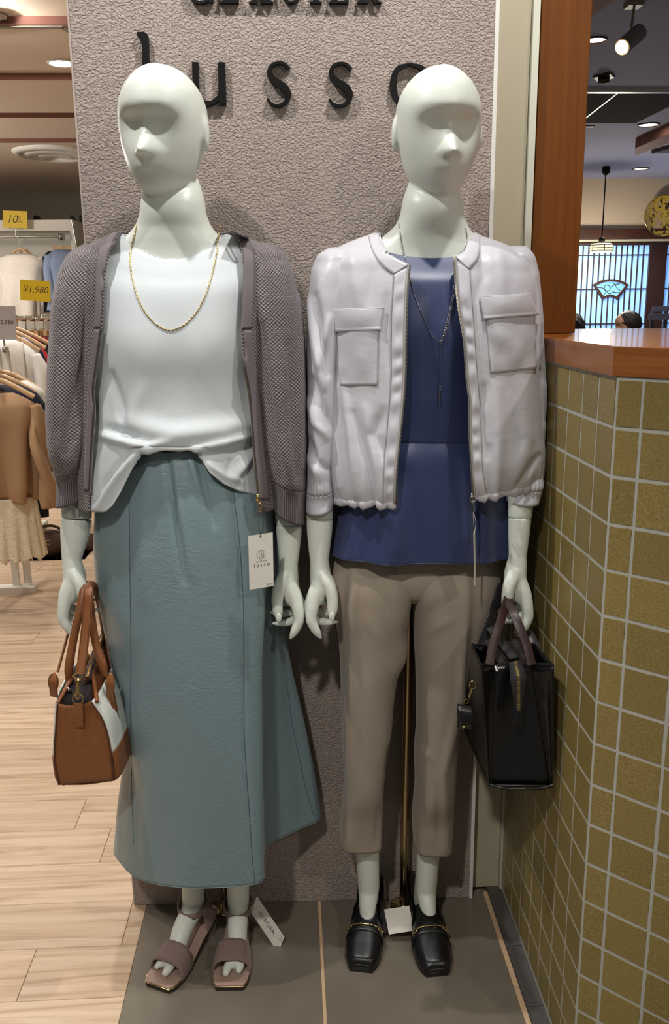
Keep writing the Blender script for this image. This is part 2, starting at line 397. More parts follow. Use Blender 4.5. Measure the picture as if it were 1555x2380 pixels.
wood('hanger_wood', (206, 164, 118), (226, 190, 148), (40, 40, 8), .4)
M('grout', (196, 196, 186), .9, bump=(900, .0006, 2))
M('dark_floor_tile', (118, 110, 98), .24, spec=.5, vary=(5, .12, 5), bump=(14, .0006, 3))
M('wood_inlay', (206, 174, 140), .5, vary=(30, .12, 3), stretch=(1, .12, 1))
M('kerb_stone', (82, 78, 76), .6, vary=(160, .25, 4), bump=(300, .0006, 3))
M('cream_paint', (188, 180, 156), .5)
M('pale_metal', (212, 214, 200), .35, metal=.2)
M('panel_edge', (186, 172, 164), .5)
M('shop_ceiling', (214, 196, 178), .8)
M('fascia', (128, 84, 74), .7)
M('shop_wall', (150, 142, 132), .8)
M('white_laminate', (232, 230, 222), .45)
M('black_lacquer', (10, 10, 11), .5, spec=.25)
M('chrome', (200, 200, 196), .18, metal=1)
M('restaurant_ceiling', (164, 172, 210), .8)  # blue of the window light is put into the ceiling colour
M('restaurant_wall', (196, 182, 164), .85)
M('dark_ceiling_panel', (40, 30, 30), .9, spec=.1)
M('lamp_glow', (255, 250, 238), .4, emit=((255, 244, 224), 14))
M('lamp_glow_soft', (255, 240, 205), .4, emit=((255, 236, 196), 1.3))
M('shop_lamp_glow', (255, 255, 250), .4, emit=((250, 255, 250), 16))
M('white_trim', (235, 233, 228), .4)
# ================================================================== floor
fl = struct('floor', MB().box((-4.2, .3, -.12), (9.5, 11.2, -.012)), M('subfloor', (120, 106, 92), .8))
shared = {}
def piece(name, size, mat, loc, parent, rz=0.0, bev=.001):
    key = (name, mat, tuple(round(v, 4) for v in size))
    if key not in shared:
        sx, sy, sz = size; me = MB().box((-sx/2, -sy/2, -sz), (sx/2, sy/2, 0)).mesh(name, smooth=False)
        bm = bmesh.new(); bm.from_mesh(me)
        bmesh.ops.bevel(bm, geom=[e for e in bm.edges if e.verts[0].co.z > -1e-6 and e.verts[1].co.z > -1e-6], offset=bev, segments=1, affect='EDGES')
        bm.to_mesh(me); bm.free(); me.materials.append(MATS[mat]); shared[key] = me
    o = bpy.data.objects.new(name, shared[key]); COL.objects.link(o); o.parent = parent
    o.location = loc; o.rotation_euler = (0, 0, rz); return o
rng = random.Random(3)
ROW = .152
for r in range(38):
    y0 = .78+r*ROW; y1 = y0+ROW; xr = -.376 if y0 < 1.83 else .38
    off = rng.uniform(0, 1.1); x = -3.3-off
    # a joint where the photograph shows one, in the row just before the panel's foot
    joints = [-3.3]; xx = -3.3+rng.uniform(.2, 1.0)
    if r == 6: xx = -.412-3*.94
    if r == 5: xx = -.60-3*.94
    while xx < xr-.02: joints.append(xx); xx += .94
    joints.append(xr)
    for a, b in zip(joints[:-1], joints[1:]):
        if b-a > .01: piece('plank', (b-a-.0009, ROW-.0009, .012), 'pale_oak', ((a+b)/2, (y0+y1)/2, 0), fl)
for xa, xb in ((-.375, .0345), (.0425, .437)):
    for ya, yb in ((.70, 1.2165), (1.2185, 1.825)):
        piece('floor_tile', (xb-xa, yb-ya, .012), 'dark_floor_tile', ((xa+xb)/2, (ya+yb)/2, .002), fl, bev=.0008)
piece('inlay_strip', (.0076, 1.11, .012), 'wood_inlay', (.0385, 1.27, .0015), fl)
for k, (ya, yb) in enumerate(((.70, 1.05), (1.052, 1.38), (1.382, 1.515), (1.517, 1.82))):
    piece('inlay_strip', (.0116, yb-ya, .012), 'wood_inlay', (.4438, (ya+yb)/2, .0015), fl)
for k, (ya, yb) in enumerate(((.70, .98), (.982, 1.25), (1.252, 1.46), (1.462, 1.632), (1.634, 1.84))):
    piece('kerb_stone', (.037, yb-ya, .014), 'kerb_stone', (.4690, (ya+yb)/2, .003), fl)
# ================================================================== stucco panel behind the display
PL, PR = np.array([-.4035, 1.823, 0]), np.array([.4000, 1.798, 0])
_d = (PR-PL)/np.linalg.norm(PR-PL); _n = np.array([_d[1], -_d[0], 0])     # towards the viewer
if _n[1] > 0: _n = -_n
def onwall(px, py, off=0.0):     # place on the panel's face
    d = ray(px, py); t = ((PL-CAM)@_n)/(d@_n); return CAM+d*t+_n*off
def slab(a, b, z0, z1, front, back):
    return MB().hexa([a+_n*front+[0, 0, z0], b+_n*front+[0, 0, z0], b-_n*back+[0, 0, z0], a-_n*back+[0, 0, z0]],
                     [a+_n*front+[0, 0, z1], b+_n*front+[0, 0, z1], b-_n*back+[0, 0, z1], a-_n*back+[0, 0, z1]])
wb = struct('wall_back', slab(PL, PR, .003, 2.72, 0, .10), 'mauve_stucco')
struct('edge_trim', slab(PL-_d*.0035, PL, .003, 2.72, .0015, .10), 'panel_edge', wb)
struct('edge_trim', slab(PR, PR+_d*.0075, .003, 2.72, .004, .05), 'white_trim', wb)
lt = MB(); c0 = onwall(1070, 2047, .001)
ring = [c0+_d*.0062*math.cos(a)+np.array([0, 0, 1])*(.011*math.copysign(min(1, abs(math.sin(a))*1.0), math.sin(a))+.006*math.sin(a)) for a in np.linspace(0, 2*PI, 24, endpoint=False)]
lt.tube(ring, .0009, 6, closed=True); lt.tube([c0+np.array([0, 0, .011])-_d*.002, c0+np.array([0, -.004, .003]), c0+np.array([0, -.003, -.012])], .0016, 6)
part_lab(obj('door_latch', lt, 'chrome', wb), 'small oval chrome latch low on the panel')
# raised black lettering: strokes of changing width, 14 mm thick, standing off the stucco
def wl(u, v, off=.0):            # lettering coordinates: metres along the wall from its left edge, height
    return PL+_d*u+np.array([0, 0, v])+_n*off
def uv_of(px, py):
    p = onwall(px, py); return float((p-PL)@_d), float(p[2])
def letter(parent, outlines, off=.001, th=.010):
    mb = MB()
    for o_ in outlines: mb.prism([wl(u, v, off) for u, v in o_], _n*th)
    return obj('letter', mb, 'black_lacquer', parent, smooth=False)
def stroke(cl, ws, n=28):
    """outline of a pen stroke: centre line in photo pixels, widths in pixels"""
    C_ = curve_pts(cl, n); w = np.interp(np.linspace(0, 1, n), np.linspace(0, 1, len(ws)), ws)
    T = np.gradient(C_, axis=0); T /= np.linalg.norm(T, axis=1, keepdims=True); Nn = np.c_[-T[:, 1], T[:, 0]]
    A = C_+Nn*w[:, None]/2; B = C_-Nn*w[:, None]/2
    return [uv_of(*p) for p in np.r_[A, B[::-1]]]
def poly(*pts): return [uv_of(*p) for p in pts]
def s_shape(x, y):   # x, y: shift in pixels from the first s
    c = [(672, 163), (662, 152), (648, 149), (632, 156), (627, 172), (634, 187), (650, 198), (664, 209), (670, 224), (664, 240), (648, 248), (632, 244), (622, 232)]
    return stroke([(a+x, b+y) for a, b in c], [9, 7, 6.5, 9, 13, 16, 17.5, 17.5, 14, 9, 6.5, 6.5, 5], 40)
sg = thing('wall_sign', 'black raised letters spelling lusso on the mauve stucco panel', 'sign', onwall(640, 250, .01))
letter(sg, [poly((321, 78), (338, 78), (345, 84), (347, 92), (351, 250), (336, 250), (332, 96), (330, 87), (321, 86))])
letter(sg, [poly((448, 148), (463, 148), (464, 215), (469, 231), (480, 238), (494, 236), (505, 228), (509, 218), (508, 148), (524, 148), (527, 247), (511, 247), (510, 236), (500, 245), (484, 250), (468, 249), (455, 240), (450, 224))])
letter(sg, [s_shape(0, 0)]); letter(sg, [s_shape(143, 1)])
oo = [(908+0, 0)]
o1 = stroke([(952, 152), (925, 162), (913, 200), (925, 238), (952, 250)], [6, 12, 16, 12, 6], 30)
o2 = stroke([(950, 152), (980, 162), (992, 200), (980, 238), (950, 250)], [6, 12, 16, 12, 6], 30)
letter(sg, [o1, o2])
sg2 = thing('wall_sign', 'black serif capitals at the very top of the stucco panel', 'sign', onwall(660, 0, .01))
letter(sg2, [stroke([(492, -62), (478, -78), (460, -80), (444, -62), (441, -32), (446, -4), (462, 10), (480, 7), (490, -2)], [6, 6, 7, 11, 14, 11, 6.5, 6, 8], 36), poly((480, -30), (497, -30), (497, 10), (487, 10), (486, -22), (480, -22))])
letter(sg2, [poly((514, -80), (535, -80), (535, 4), (548, 4), (553, -10), (556, -10), (556, 12), (511, 12), (511, 7), (519, 5), (519, -74), (514, -76))])
letter(sg2, [poly((612, -82), (619, -82), (630, 7), (636, 9), (636, 12), (606, 12), (606, 9), (613, 7), (608, -52), (592, 7), (598, 9), (598, 12), (579, 12), (579, 9), (585, 7)), poly((594, -14), (620, -14), (620, -9), (594, -9))])
letter(sg2, [stroke([(700, -62), (688, -78), (672, -80), (657, -62), (654, -32), (659, -6), (672, 9), (688, 6), (697, -8)], [6, 6, 7, 11, 14, 11, 6.5, 5.5, 5], 36)])
letter(sg2, [poly((722, -80), (748, -80), (748, -76), (742, -74), (742, 7), (748, 9), (748, 12), (720, 12), (720, 9), (727, 7), (727, -74), (722, -76))])
letter(sg2, [poly((766, -80), (808, -80), (808, -62), (804, -62), (800, -75), (784, -75), (784, -40), (798, -40), (798, -35), (784, -35), (784, 6), (801, 6), (807, -8), (811, -8), (810, 12), (763, 12), (763, 9), (769, 7), (769, -74), (766, -76))])
letter(sg2, [poly((832, -80), (848, -80), (848, 7), (854, 9), (854, 12), (829, 12), (829, 9), (834, 7), (834, -74), (832, -76)), stroke([(846, -77), (864, -74), (870, -58), (862, -40), (846, -36)], [6, 9, 13, 9, 6], 20), poly((850, -38), (864, -38), (880, 8), (886, 9), (886, 12), (868, 12))])
# ================================================================== cream jamb, post, tiled half wall and counter on the right
ws = struct('wall_side', MB().box((.400, 1.836, .002), (.4795, 2.0, 2.8)), 'cream_paint')
struct('edge_strip', MB().box((.4805, 1.822, .004), (.4935, 2.0, 2.8)), 'pale_metal', ws)
post = struct('trim_1', MB().box((.4985, 1.832, 1.3355), (.5975, 1.96, 2.8)), 'post_wood', bevel=.0015)
post['label'] = 'glossy orange brown wooden post on the counter end'
TX, TY, TP = .485, 1.281, .075
core = MB(); e = .0008
pth = [(TX+e, 1.834), (TX+e, TY+e*.41), (TX+e*.41+.62*.7071+e*.7, TY-.62*.7071+e*.7), (1.5, TY-.62*.7071), (1.5, 1.9), (TX+e, 1.9)]
core.prism([(x, y, .003) for x, y in pth], (0, 0, 1.2868))
wt = struct('wall_tiled', core, 'grout')
def tile_mesh(w, h):
    me = MB().box((-w/2, -.004, -h/2), (w/2, .004, h/2)).mesh('wall_tile', smooth=False); bm = bmesh.new(); bm.from_mesh(me)
    bmesh.ops.bevel(bm, geom=[q for q in bm.edges if all(v.co.y < 0 for v in q.verts)], offset=.0009, segments=2, affect='EDGES')
    bm.to_mesh(me); bm.free(); me.materials.append(MATS['olive_glaze']); me.shade_smooth(); me.set_sharp_from_angle(angle=math.radians(50)); return me
tm_full, tm_cut, tm_end = tile_mesh(.0702, .0702), tile_mesh(.0370, .0702), tile_mesh(.021, .0702)
def wall_tile(me, x, y, z, rz):
    o = bpy.data.objects.new('wall_tile', me); COL.objects.link(o); o.parent = wt; o.location = (x, y, z)
    o.rotation_euler = (rng.uniform(-.004, .004), 0, rz+rng.uniform(-.004, .004)); return o
Z0 = 1.2136
for k in range(-1, 16):
    z = Z0-TP*(k+.5)
    for i in range(7): wall_tile(tm_full, TX+.004, TY+TP*(i+.5), z, -PI/2)
    wall_tile(tm_end, TX+.004, TY+TP*7+.0125, z, -PI/2)
    for j in range(6):
        s_ = .0213 if j == 0 else .041+TP*(j-.5)
        wall_tile(tm_cut if j == 0 else tm_full, TX+.7071*s_+.004*.7071, TY-.7071*s_+.004*.7071, z, -PI/4)
ct = MB(); cp = [(.4795, 2.13), (.4795, 1.285), (.4795+.46, 1.285-.46), (1.75, .83), (1.75, 2.13)]
ct.prism([(x, y, 1.2905) for x, y in cp], (0, 0, .0445))
tag(obj('counter_top', ct, 'counter_wood', smooth=False, bevel=.0012), 'thick orange wooden counter top over the olive tiled half wall', 'counter')
# ================================================================== restaurant behind the counter
RC = 2.585; BW = 9.0
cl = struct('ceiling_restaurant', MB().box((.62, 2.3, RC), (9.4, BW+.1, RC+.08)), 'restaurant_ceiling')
wr = struct('wall_restaurant', MB().box((.6, BW, 0), (9.4, BW+.12, RC)), 'restaurant_wall')
struct('wall_divider', MB().box((.5, 1.97, .002), (.60, 9.0, 2.8)), 'cream_paint')
def cpoly(pts, z, th, mat, name='ceiling_panel'):
    return struct(name, MB().prism([G(x, y, z) for x, y in pts], (0, 0, th)), mat, cl)
cpoly([(1290, 218), (1700, 219), (1600, 226), (1476, 287), (1290, 286)], RC-.012, .012, 'dark_ceiling_panel')
cpoly([(1290, 214), (1700, 214.5), (1700, 218), (1290, 217.5)], RC-.02, .02, 'pale_metal', 'panel_edge_strip')
cpoly([(1343, 287), (1434, 217), (1437, 217), (1348, 287)], RC-.016, .004, 'pale_metal', 'panel_edge_strip')
cpoly([(1476, 362), (1640, 300), (1640, 275), (1476, 345)], RC-.07, .07, 'fascia', 'ceiling_beam')
cpoly([(1514, 357), (1640, 322), (1640, 352), (1520, 357)], RC-.03, .03, 'dark_wood', 'ceiling_beam')
cpoly([(1340, 60), (1382, 34), (1430, 0), (1470, -40), (1340, -40)], RC-.02, .02, 'fascia', 'ceiling_panel')
cpoly([(1340, 294), (1382, 294), (1378, 296.5), (1340, 297)], RC-.006, .006, 'dark_wood', 'vent_slot')
# shoji window
def wq(px, py, Y=BW): return W(px, py, Y)
def wbox(x0, y0, x1, y1, Yf, Yb):        # box on the back wall from photo corners
    a, b = wq(x0, y0), wq(x1, y1); return MB().box((a[0], Yf, b[2]), (b[0], Yb, a[2]))
M('window_frame', (44, 26, 28), .5)
M('shoji_glow', (150, 195, 245), .5, emit=((112, 172, 250), .80))
bx0, bx1 = wq(1250, 534)[0], 9.2
zb1, zb0 = wq(1450, 534)[2], wq(1450, 557)[2]
struct('trim_2', MB().box((bx0, BW-.10, zb0), (bx1, BW, zb1)), 'dark_wood')
struct('trim_3', MB().box((bx0, BW-.06, zb0-.022), (bx1, BW, zb0-.002)), 'pale_metal')
wz1, wz0 = zb0-.03, .55
wx = []
x_left = wq(1298, 660)[0]; pw = wq(1500, 660)[0]-x_left; gapw = wq(1540, 660)[0]-wq(1500, 660)[0]
for k in range(4):
    a = x_left+k*(pw+gapw)
    if k == 0: a0 = a-.0
    wn = struct('window_%d' % (k+1), MB().box((a-gapw*.5, BW-.015, wz0-.06), (a+pw+gapw*.5, BW-.002, wz1)), 'window_frame')
    hz = wz1-.02
    struct('stile', MB().box((a-gapw*.5, BW-.06, wz0-.06), (a, BW-.015, wz1)), 'window_frame', wn)
    struct('stile', MB().box((a+pw, BW-.06, wz0-.06), (a+pw+gapw*.5, BW-.015, wz1)), 'window_frame', wn)
    ztop = wq(1450, 571)[2]
    struct('rail', MB().box((a, BW-.06, ztop), (a+pw, BW-.015, wz1)), 'window_frame', wn)
    struct('rail', MB().box((a, BW-.06, wz0-.06), (a+pw, BW-.015, wz0)), 'window_frame', wn)
    struct('pane', MB().box((a, BW-.030, wz0), (a+pw, BW-.020, ztop)), 'shoji_glow', wn)
    nb = 16
    for j in range(1, nb):
        xb = a+pw*j/nb; struct('bar', MB().box((xb-.005, BW-.045, wz0), (xb+.005, BW-.030, ztop)), 'window_frame', wn)
    for py in (593.5, 672, 752, 832):
        zz = wq(1430, py)[2]; struct('bar', MB().box((a, BW-.044, zz-.006), (a+pw, BW-.031, zz+.006)), 'window_frame', wn)
    # fan-shaped inset
    ox = k*(pw+gapw)
    def fpt(x, y): p = wq(x, y); return np.array([p[0]+ox, 0, p[2]])
    top = curve_pts([(1374.6, 662), (1392, 652.5), (1415, 649), (1439, 652.5), (1457, 662)], 14); bot = curve_pts([(1430.6, 697), (1423, 692), (1414, 690.5), (1404, 692), (1396, 697)], 9)
    out = [fpt(*p) for p in np.r_[top, bot]]; cen = np.mean(out, axis=0)
    inn = [cen+(p-cen)*np.array([.83, 1, .74]) for p in out]
    fr = MB(); n_ = len(out); fr.add([p+[0, BW-.062, 0] for p in out]+[p+[0, BW-.062, 0] for p in inn]+[p+[0, BW-.03, 0] for p in out]+[p+[0, BW-.03, 0] for p in inn],
        [(i, (i+1) % n_, n_+(i+1) % n_, n_+i) for i in range(n_)]+[(2*n_+i, 2*n_+(i+1) % n_, (i+1) % n_, i) for i in range(n_)]+[(n_+i, n_+(i+1) % n_, 3*n_+(i+1) % n_, 3*n_+i) for i in range(n_)])
    part_lab(struct('fan_frame', fr, 'dark_wood', wn), 'fan shaped dark wooden frame')
    struct('fan_glass', MB().prism([p+[0, BW-.052, 0] for p in inn], (0, .006, 0)), M('fan_glass_blue', (120, 180, 220), .3, emit=((84, 150, 214), .55)), wn)
    for pts in ([(1386, 668), (1399, 671), (1404, 678), (1399, 686), (1394, 690)], [(1404, 662), (1411, 664), (1415, 670), (1411, 676), (1405, 676), (1400, 670), (1404, 662)], [(1415, 668), (1424, 662), (1436, 660)], [(1418, 678), (1428, 680), (1438, 680)], [(1406, 677), (1412, 683), (1416, 682)], [(1420, 657), (1426, 664), (1432, 672), (1437, 675)]):
        fm = MB(); fm.tube([fpt(*p)+[0, BW-.053, 0] for p in curve_pts(pts, 9)], .0035, 5); struct('lead_line', fm, 'window_frame', wn)
# ================================================================== shop behind, on the left
SCZ = 2.75
sc_ = struct('ceiling_shop', MB().box((-6.5, 1.95, SCZ), (.45, 11.1, SCZ+.08)), 'shop_ceiling')
yb_ = 11.0
bands = [(37, 57), (170, 186), (262, 273.5), (322, 331.5)]
ends = []
for k, (a, b) in enumerate(bands):
    Y = G(80, a, SCZ)[1]; zb = W(80, b, Y)[2]; ends.append((Y, zb))
gaps = [(20, 127), (0, 0)]
ybk = [G(80, 126, ends[0][1])[1], G(80, 262, ends[1][1])[1]-.02, G(80, 322, ends[2][1])[1]-.02, yb_]
for k, (Y, zb) in enumerate(ends):
    struct('ceiling_board', MB().box((-6.4, Y+.006, zb), (.43, ybk[k], SCZ-.001)), 'shop_ceiling', sc_)
    struct('fascia', MB().box((-6.4, Y, zb), (.43, Y+.006, SCZ-.001)), 'fascia', sc_)  # reddish step face, its unlit darkness also put into the colour
fr = MB()
for a, b in (((-40, 63), (147, 63)), ((147, 63), (240, 130))):
    z = ends[0][1]-.003; A, B = G(*a, z), G(*b, z); fr.band([A, B], (0, 0, 1), .03, .006)
struct('hatch_frame', fr, 'shop_wall', sc_)
struct('wall_rear', MB().box((-6.5, 11.0, 0), (.5, 11.15, 2.8)), 'shop_wall')
struct('wall_left', MB().box((-6.65, 1.9, 0), (-6.5, 11.15, 2.8)), 'shop_wall')
# ================================================================== the two mannequins
M('mannequin_white', (226, 232, 222), .38, spec=.45)
M('brass', (222, 198, 156), .16, metal=1)
def ellipsoid(mb, c, r, n=16, m=10):
    P = np.array([[(c[0]+r[0]*math.cos(p)*math.cos(t), c[1]+r[1]*math.cos(p)*math.sin(t), c[2]+r[2]*math.sin(p)) for t in np.linspace(0, 2*PI, n, endpoint=False)] for p in np.linspace(-PI/2+.05, PI/2-.05, m)])
    mb.grid(P, wrapu=True); mb.fan(P[0], True); mb.fan(P[-1])
def head_mb(mb, base, H, scale, yaw, tilt, pitch=0.0):
    """egg-shaped abstract head: hollow eye sockets, small nose, faint mouth, ears"""
    nv, nu = 120, 144; th = np.linspace(-PI/2+.012, PI/2-.012, nv); s = (np.sin(th)+1)/2; ct_ = np.cos(th)
    Wd = np.interp(s, [0, .15, .3, .5, .65, .8, 1], [.072, .0715, .0715, .0745, .078, .082, .084])*ct_
    Fr = np.interp(s, [0, .1, .3, .5, .7, .85, 1], [.088, .088, .086, .086, .091, .088, .08])*np.maximum(ct_, 1e-4)**.55
    Bk = np.interp(s, [0, .1, .25, .5, .7, .85, 1], [.02, .03, .06, .098, .108, .10, .09])*np.maximum(ct_, 1e-4)**.8
    t = np.linspace(0, 2*PI, nu, endpoint=False); c, S = np.cos(t), np.sin(t)
    X = Wd[:, None]*c; Y = np.where(S > 0, -Fr[:, None]*S, -Bk[:, None]*S); Z = (s*H)[:, None]+0*t
    front = np.clip(S, 0, 1)[None, :]**.5; sz = Z/H
    D = np.zeros_like(X)
    for e in (-1, 1):
        dz = Z-.565*H; sg_ = np.where(dz > 0, .0150, .044)
        dx = X-e*.031; sx_ = np.where(dx*e > 0, .026, .0235)
        D -= .0185*np.exp(-(dx/sx_)**2-(dz/sg_)**2)
    dz = Z-.575*H; D -= .0095*np.exp(-(X/.028)**2-(dz/np.where(dz > 0, .014, .030))**2)
    up = np.clip((sz-.355)/(.60-.355), 0, 1); nose = np.where(sz >= .355, (1-up)**2.0, np.exp(-((sz-.355)*H/.0075)**2))
    D += .0245*nose*np.exp(-(X/(.0075+.0055*(1-up)))**2)
    D += .0045*np.exp(-(X/.015)**2-((Z-.245*H)/.0075)**2) - .002*np.exp(-(X/.016)**2-((Z-.262*H)/.002)**2) - .0035*np.exp(-(X/.022)**2-((Z-.19*H)/.010)**2)
    Y = Y-D*front; P = np.stack([X, Y, Z], -1)*scale
    cy, sy = math.cos(yaw), math.sin(yaw)
    R = Matrix.Rotation(tilt, 3, 'Y') @ Matrix.Rotation(yaw, 3, 'Z') @ Matrix.Rotation(pitch, 3, 'X'); R = np.array(R)
    P = P@R.T+base
    mb.grid(P, wrapu=True); mb.fan(P[0], True); mb.fan(P[-1])
    for e in (-1, 1):
        k = MB(); ellipsoid(k, (0, 0, 0), (.0065, .0165, .030)); Ra = np.array(Matrix.Rotation(e*.30, 3, 'Z') @ Matrix.Rotation(-.20, 3, 'X'))
        k.xf(lambda p: (Ra@np.array(p)+np.array([e*.0765, .010, .50*H]))*scale@R.T+base); mb.add(k.v, k.f)
def hand_mb(S, Wr, rs, rw, sx, grip=False):
    """forearm from the joint line S to the wrist Wr, then palm, thumb and four curled fingers; sx = +1 when the hand's outer side is +x"""
    mb = MB(); S, Wr = np.array(S), np.array(Wr); t = Wr-S
    mb.tube([S, S+t*.35, S+t*.7, Wr+t/np.linalg.norm(t)*.0], [rs, rs*.93, (rs+rw)/2*.95, rw], 20, flat=(1.05, 1))
    L = lambda x, y, z: Wr+np.array([sx*x*1.22, y*1.08, z*.885])
    P = []
    for z, cx_, cy_, rx, ry in ((.030, 0, 0, rw*.70, rw*.8), (.010, 0, .0, rw*.80, rw*.92), (-.012, -.001, .001, .0158, .0205), (-.035, -.002, .004, .0172, .0285), (-.060, -.001, .009, .0162, .0340), (-.082, .002, .012, .0140, .0355), (-.094, .004, .013, .0105, .033)):
        P.append([tuple(L(cx_+rx*math.cos(a), cy_+ry*math.sin(a), z)) for a in np.linspace(0, 2*PI, 20, endpoint=False)])
    P = np.array(P); mb.grid(P, wrapu=True); mb.fan(P[0], True); mb.fan(P[-1])
    def finger(pts, r): mb.tube([L(*p) for p in curve_pts(pts, 15)], np.interp(np.linspace(0, 1, 15), np.linspace(0, 1, len(r)), r)*1.06*np.r_[np.ones(13), .86, .42], 12, flat=(1, 1))
    finger([(-.004, -.010, -.022), (-.016, -.021, -.050), (-.0195, -.024, -.078), (-.019, -.026, -.100), (-.0175, -.028, -.119)], [.0135, .0135, .0118, .0112, .0105, .0098, .0066])
    finger([(.000, -.010, -.045), (.009, -.016, -.074), (.0130, -.0205, -.100), (.0145, -.0225, -.124), (.0080, -.0235, -.146), (-.001, -.024, -.168)], [.0155, .0145, .0125, .0110, .0100, .0085, .0046])
    finger([(.002, .004, -.055), (.010, .004, -.078), (.017, .003, -.100), (.016, .002, -.125), (-.004, .001, -.139), (-.030, 0, -.140)], [.0125, .0115, .0105, .0092, .0074, .0045])
    finger([(.002, .020, -.055), (.009, .022, -.078), (.015, .022, -.098), (.012, .021, -.118), (-.008, .020, -.126), (-.034, .019, -.122)], [.012, .011, .010, .0088, .007, .0042])
    finger([(.000, .030, -.050), (.006, .036, -.072), (.011, .039, -.088), (.008, .039, -.104), (-.009, .038, -.109), (-.030, .037, -.103)], [.0105, .0095, .0086, .0076, .006, .0038])
    # thumb nail bed
    return mb
def nail(parent, c, sx):
    mb = MB(); ellipsoid(mb, c, (.0058, .0018, .0090), 14, 8); return obj('thumb_nail', mb, 'mannequin_white', parent)
def mannequin(label, shell, head, arms, legs, hands, pole, poleb):
    root = thing('mannequin', label, 'mannequin', (poleb[0], poleb[1], 0))
    mb = MB(); P = Shell(shell, 70, 48).full(); mb.grid(P, wrapu=True); mb.fan(P[0], True); mb.fan(P[-1])
    head_mb(mb, *head)
    for pts, r in arms+legs:
        C_ = curve_pts(pts, 24); mb.tube(C_, np.interp(np.linspace(0, 1, 24), np.linspace(0, 1, len(r)), r), 20)
    body = remesh('body', mb, .0034, 6)
    obj('body', xfm(body, root), 'mannequin_white', root)
    for S, Wr, rs, rw, sx in hands:
        me = remesh('hand', hand_mb(S, Wr, rs, rw, sx), .0014, 20)
        h = obj('hand', xfm(me, root), 'mannequin_white', root)
        nail(h, np.array(Wr)+np.array([sx*-.0215, -.0385, -.098]), sx)
    pm = MB(); pm.tube([pole, poleb], .0105, 20); obj('pole', pm, 'brass', root)
    fm = MB(); fm.lathe([(.0, .0), (.032, .0), (.032, .004), (.014, .009), (.0, .009)], (poleb[0], poleb[1], .0025), 28); obj('floor_flange', fm, 'brass', root)
    return root
def xfm(me, root):
    me.transform(Matrix.Translation(-Vector(root.location))); return me
def leg(hip, knee, ankle, heel, ball, toe, k=1.0):
    a = ([hip, knee, ankle], [.050, .050, .037, .034, .027, .0245])
    b = ([ankle+np.array([0, .004, .05]), ankle, ankle+(ball-ankle)*.45+np.array([0, 0, .007]), ball, toe], [.024, .0245, .0225*k, .0205*k, .014*k])
    c = ([ankle+np.array([0, .01, .02]), heel], [.024, .022])
    return [a, b, c]
# ---- left mannequin
LS = [(360, 370, 432, 1.68, .012, .03), (425, 340, 464, 1.675, .030, .045), (470, 327, 476, 1.668, .047, .050), (505, 323, 482, 1.67, .054, .054), (530, 312, 494, 1.675, .055, .058), (555, 288, 518, 1.675, .055, .060),
      (580, 258, 556, 1.675, .055, .062), (612, 222, 605, 1.675, .058, .068), (700, 228, 590, 1.67, .072, .078), (800, 245, 570, 1.665, .082, .08), (1050, 295, 540, 1.665, .06, .07), (1230, 262, 595, 1.67, .075, .085), (1330, 280, 580, 1.67, .06, .07)]
kL = W(430, 1700, 1.665); kR = W(545, 1700, 1.665)
aL, aR = W(450, 2104, 1.708), W(554, 2106, 1.708)
legsL = leg(W(350, 1330, 1.67), kL, aL, aL+np.array([.006, .020, -.030]), G(398, 2230, .029), G(386, 2246, .027)) + leg(W(510, 1330, 1.67), kR, aR, aR+np.array([.0, .020, -.030]), G(550, 2230, .029), G(548, 2246, .027))
# two toes of each foot show beyond the sandal band
for (x0, y0, x1, y1, r) in ((376, 2232, 361, 2252, .0080), (400, 2240, 380, 2268, .0095), (533, 2236, 523, 2268, .0095), (562, 2236, 553, 2262, .0085)):
    legsL.append(([G(x0, y0, .030), G(x1, y1, .022)], [r*1.1, r, r*.7]))
armsL = [([W(212, 650, 1.675), W(178, 930, 1.69), W(178, 1208, 1.6290)], [.044, .038, .034, .030, .0285]), ([W(615, 650, 1.675), W(660, 930, 1.69), W(672, 1224, 1.6270)], [.044, .038, .034, .030, .0260])]
hdL = (W(388, 463, 1.670), .219, 1.0, -.30, .045, .11)
handsL = [(W(178, 1206, 1.629), W(166, 1302, 1.615), .0283, .0175, -1), (W(672, 1222, 1.627), W(671, 1308, 1.612), .0258, .0185, 1)]
mannequin('white abstract mannequin in the white top and blue green skirt, head turned aside', LS, hdL, armsL, legsL, handsL, W(519, 1700, 1.775), G(521, 2112))
# ---- right mannequin
RS = [(360, 978, 1038, 1.67, .012, .03), (430, 948, 1064, 1.665, .030, .045), (470, 935, 1075, 1.658, .047, .050), (500, 930, 1077, 1.66, .054, .054), (525, 918, 1086, 1.665, .055, .058), (548, 892, 1102, 1.67, .055, .060),
      (572, 855, 1135, 1.67, .055, .062), (605, 815, 1180, 1.67, .058, .068), (700, 825, 1170, 1.665, .070, .076), (800, 840, 1150, 1.66, .078, .078), (1030, 875, 1110, 1.66, .06, .07), (1230, 830, 1140, 1.665, .07, .085), (1310, 850, 1115, 1.665, .05, .07)]
aRL, aRR = W(857, 2065, 1.705), W(990, 2068, 1.705)
legsR = leg(W(880, 1310, 1.67), W(850, 1700, 1.67), aRL, aRL+np.array([.003, .028, -.055]), G(852, 2172, .028), G(848, 2215, .020), .80) + leg(W(1045, 1310, 1.67), W(1014, 1700, 1.67), aRR, aRR+np.array([-.003, .028, -.055]), G(1000, 2172, .028), G(1006, 2215, .020), .80)
armsR = [([W(810, 650, 1.67), W(742, 930, 1.66), W(743, 1209, 1.6140)], [.043, .036, .033, .029, .0262]), ([W(1180, 650, 1.66), W(1222, 930, 1.62), W(1208, 1206.5, 1.573)], [.043, .036, .033, .028, .0225])]
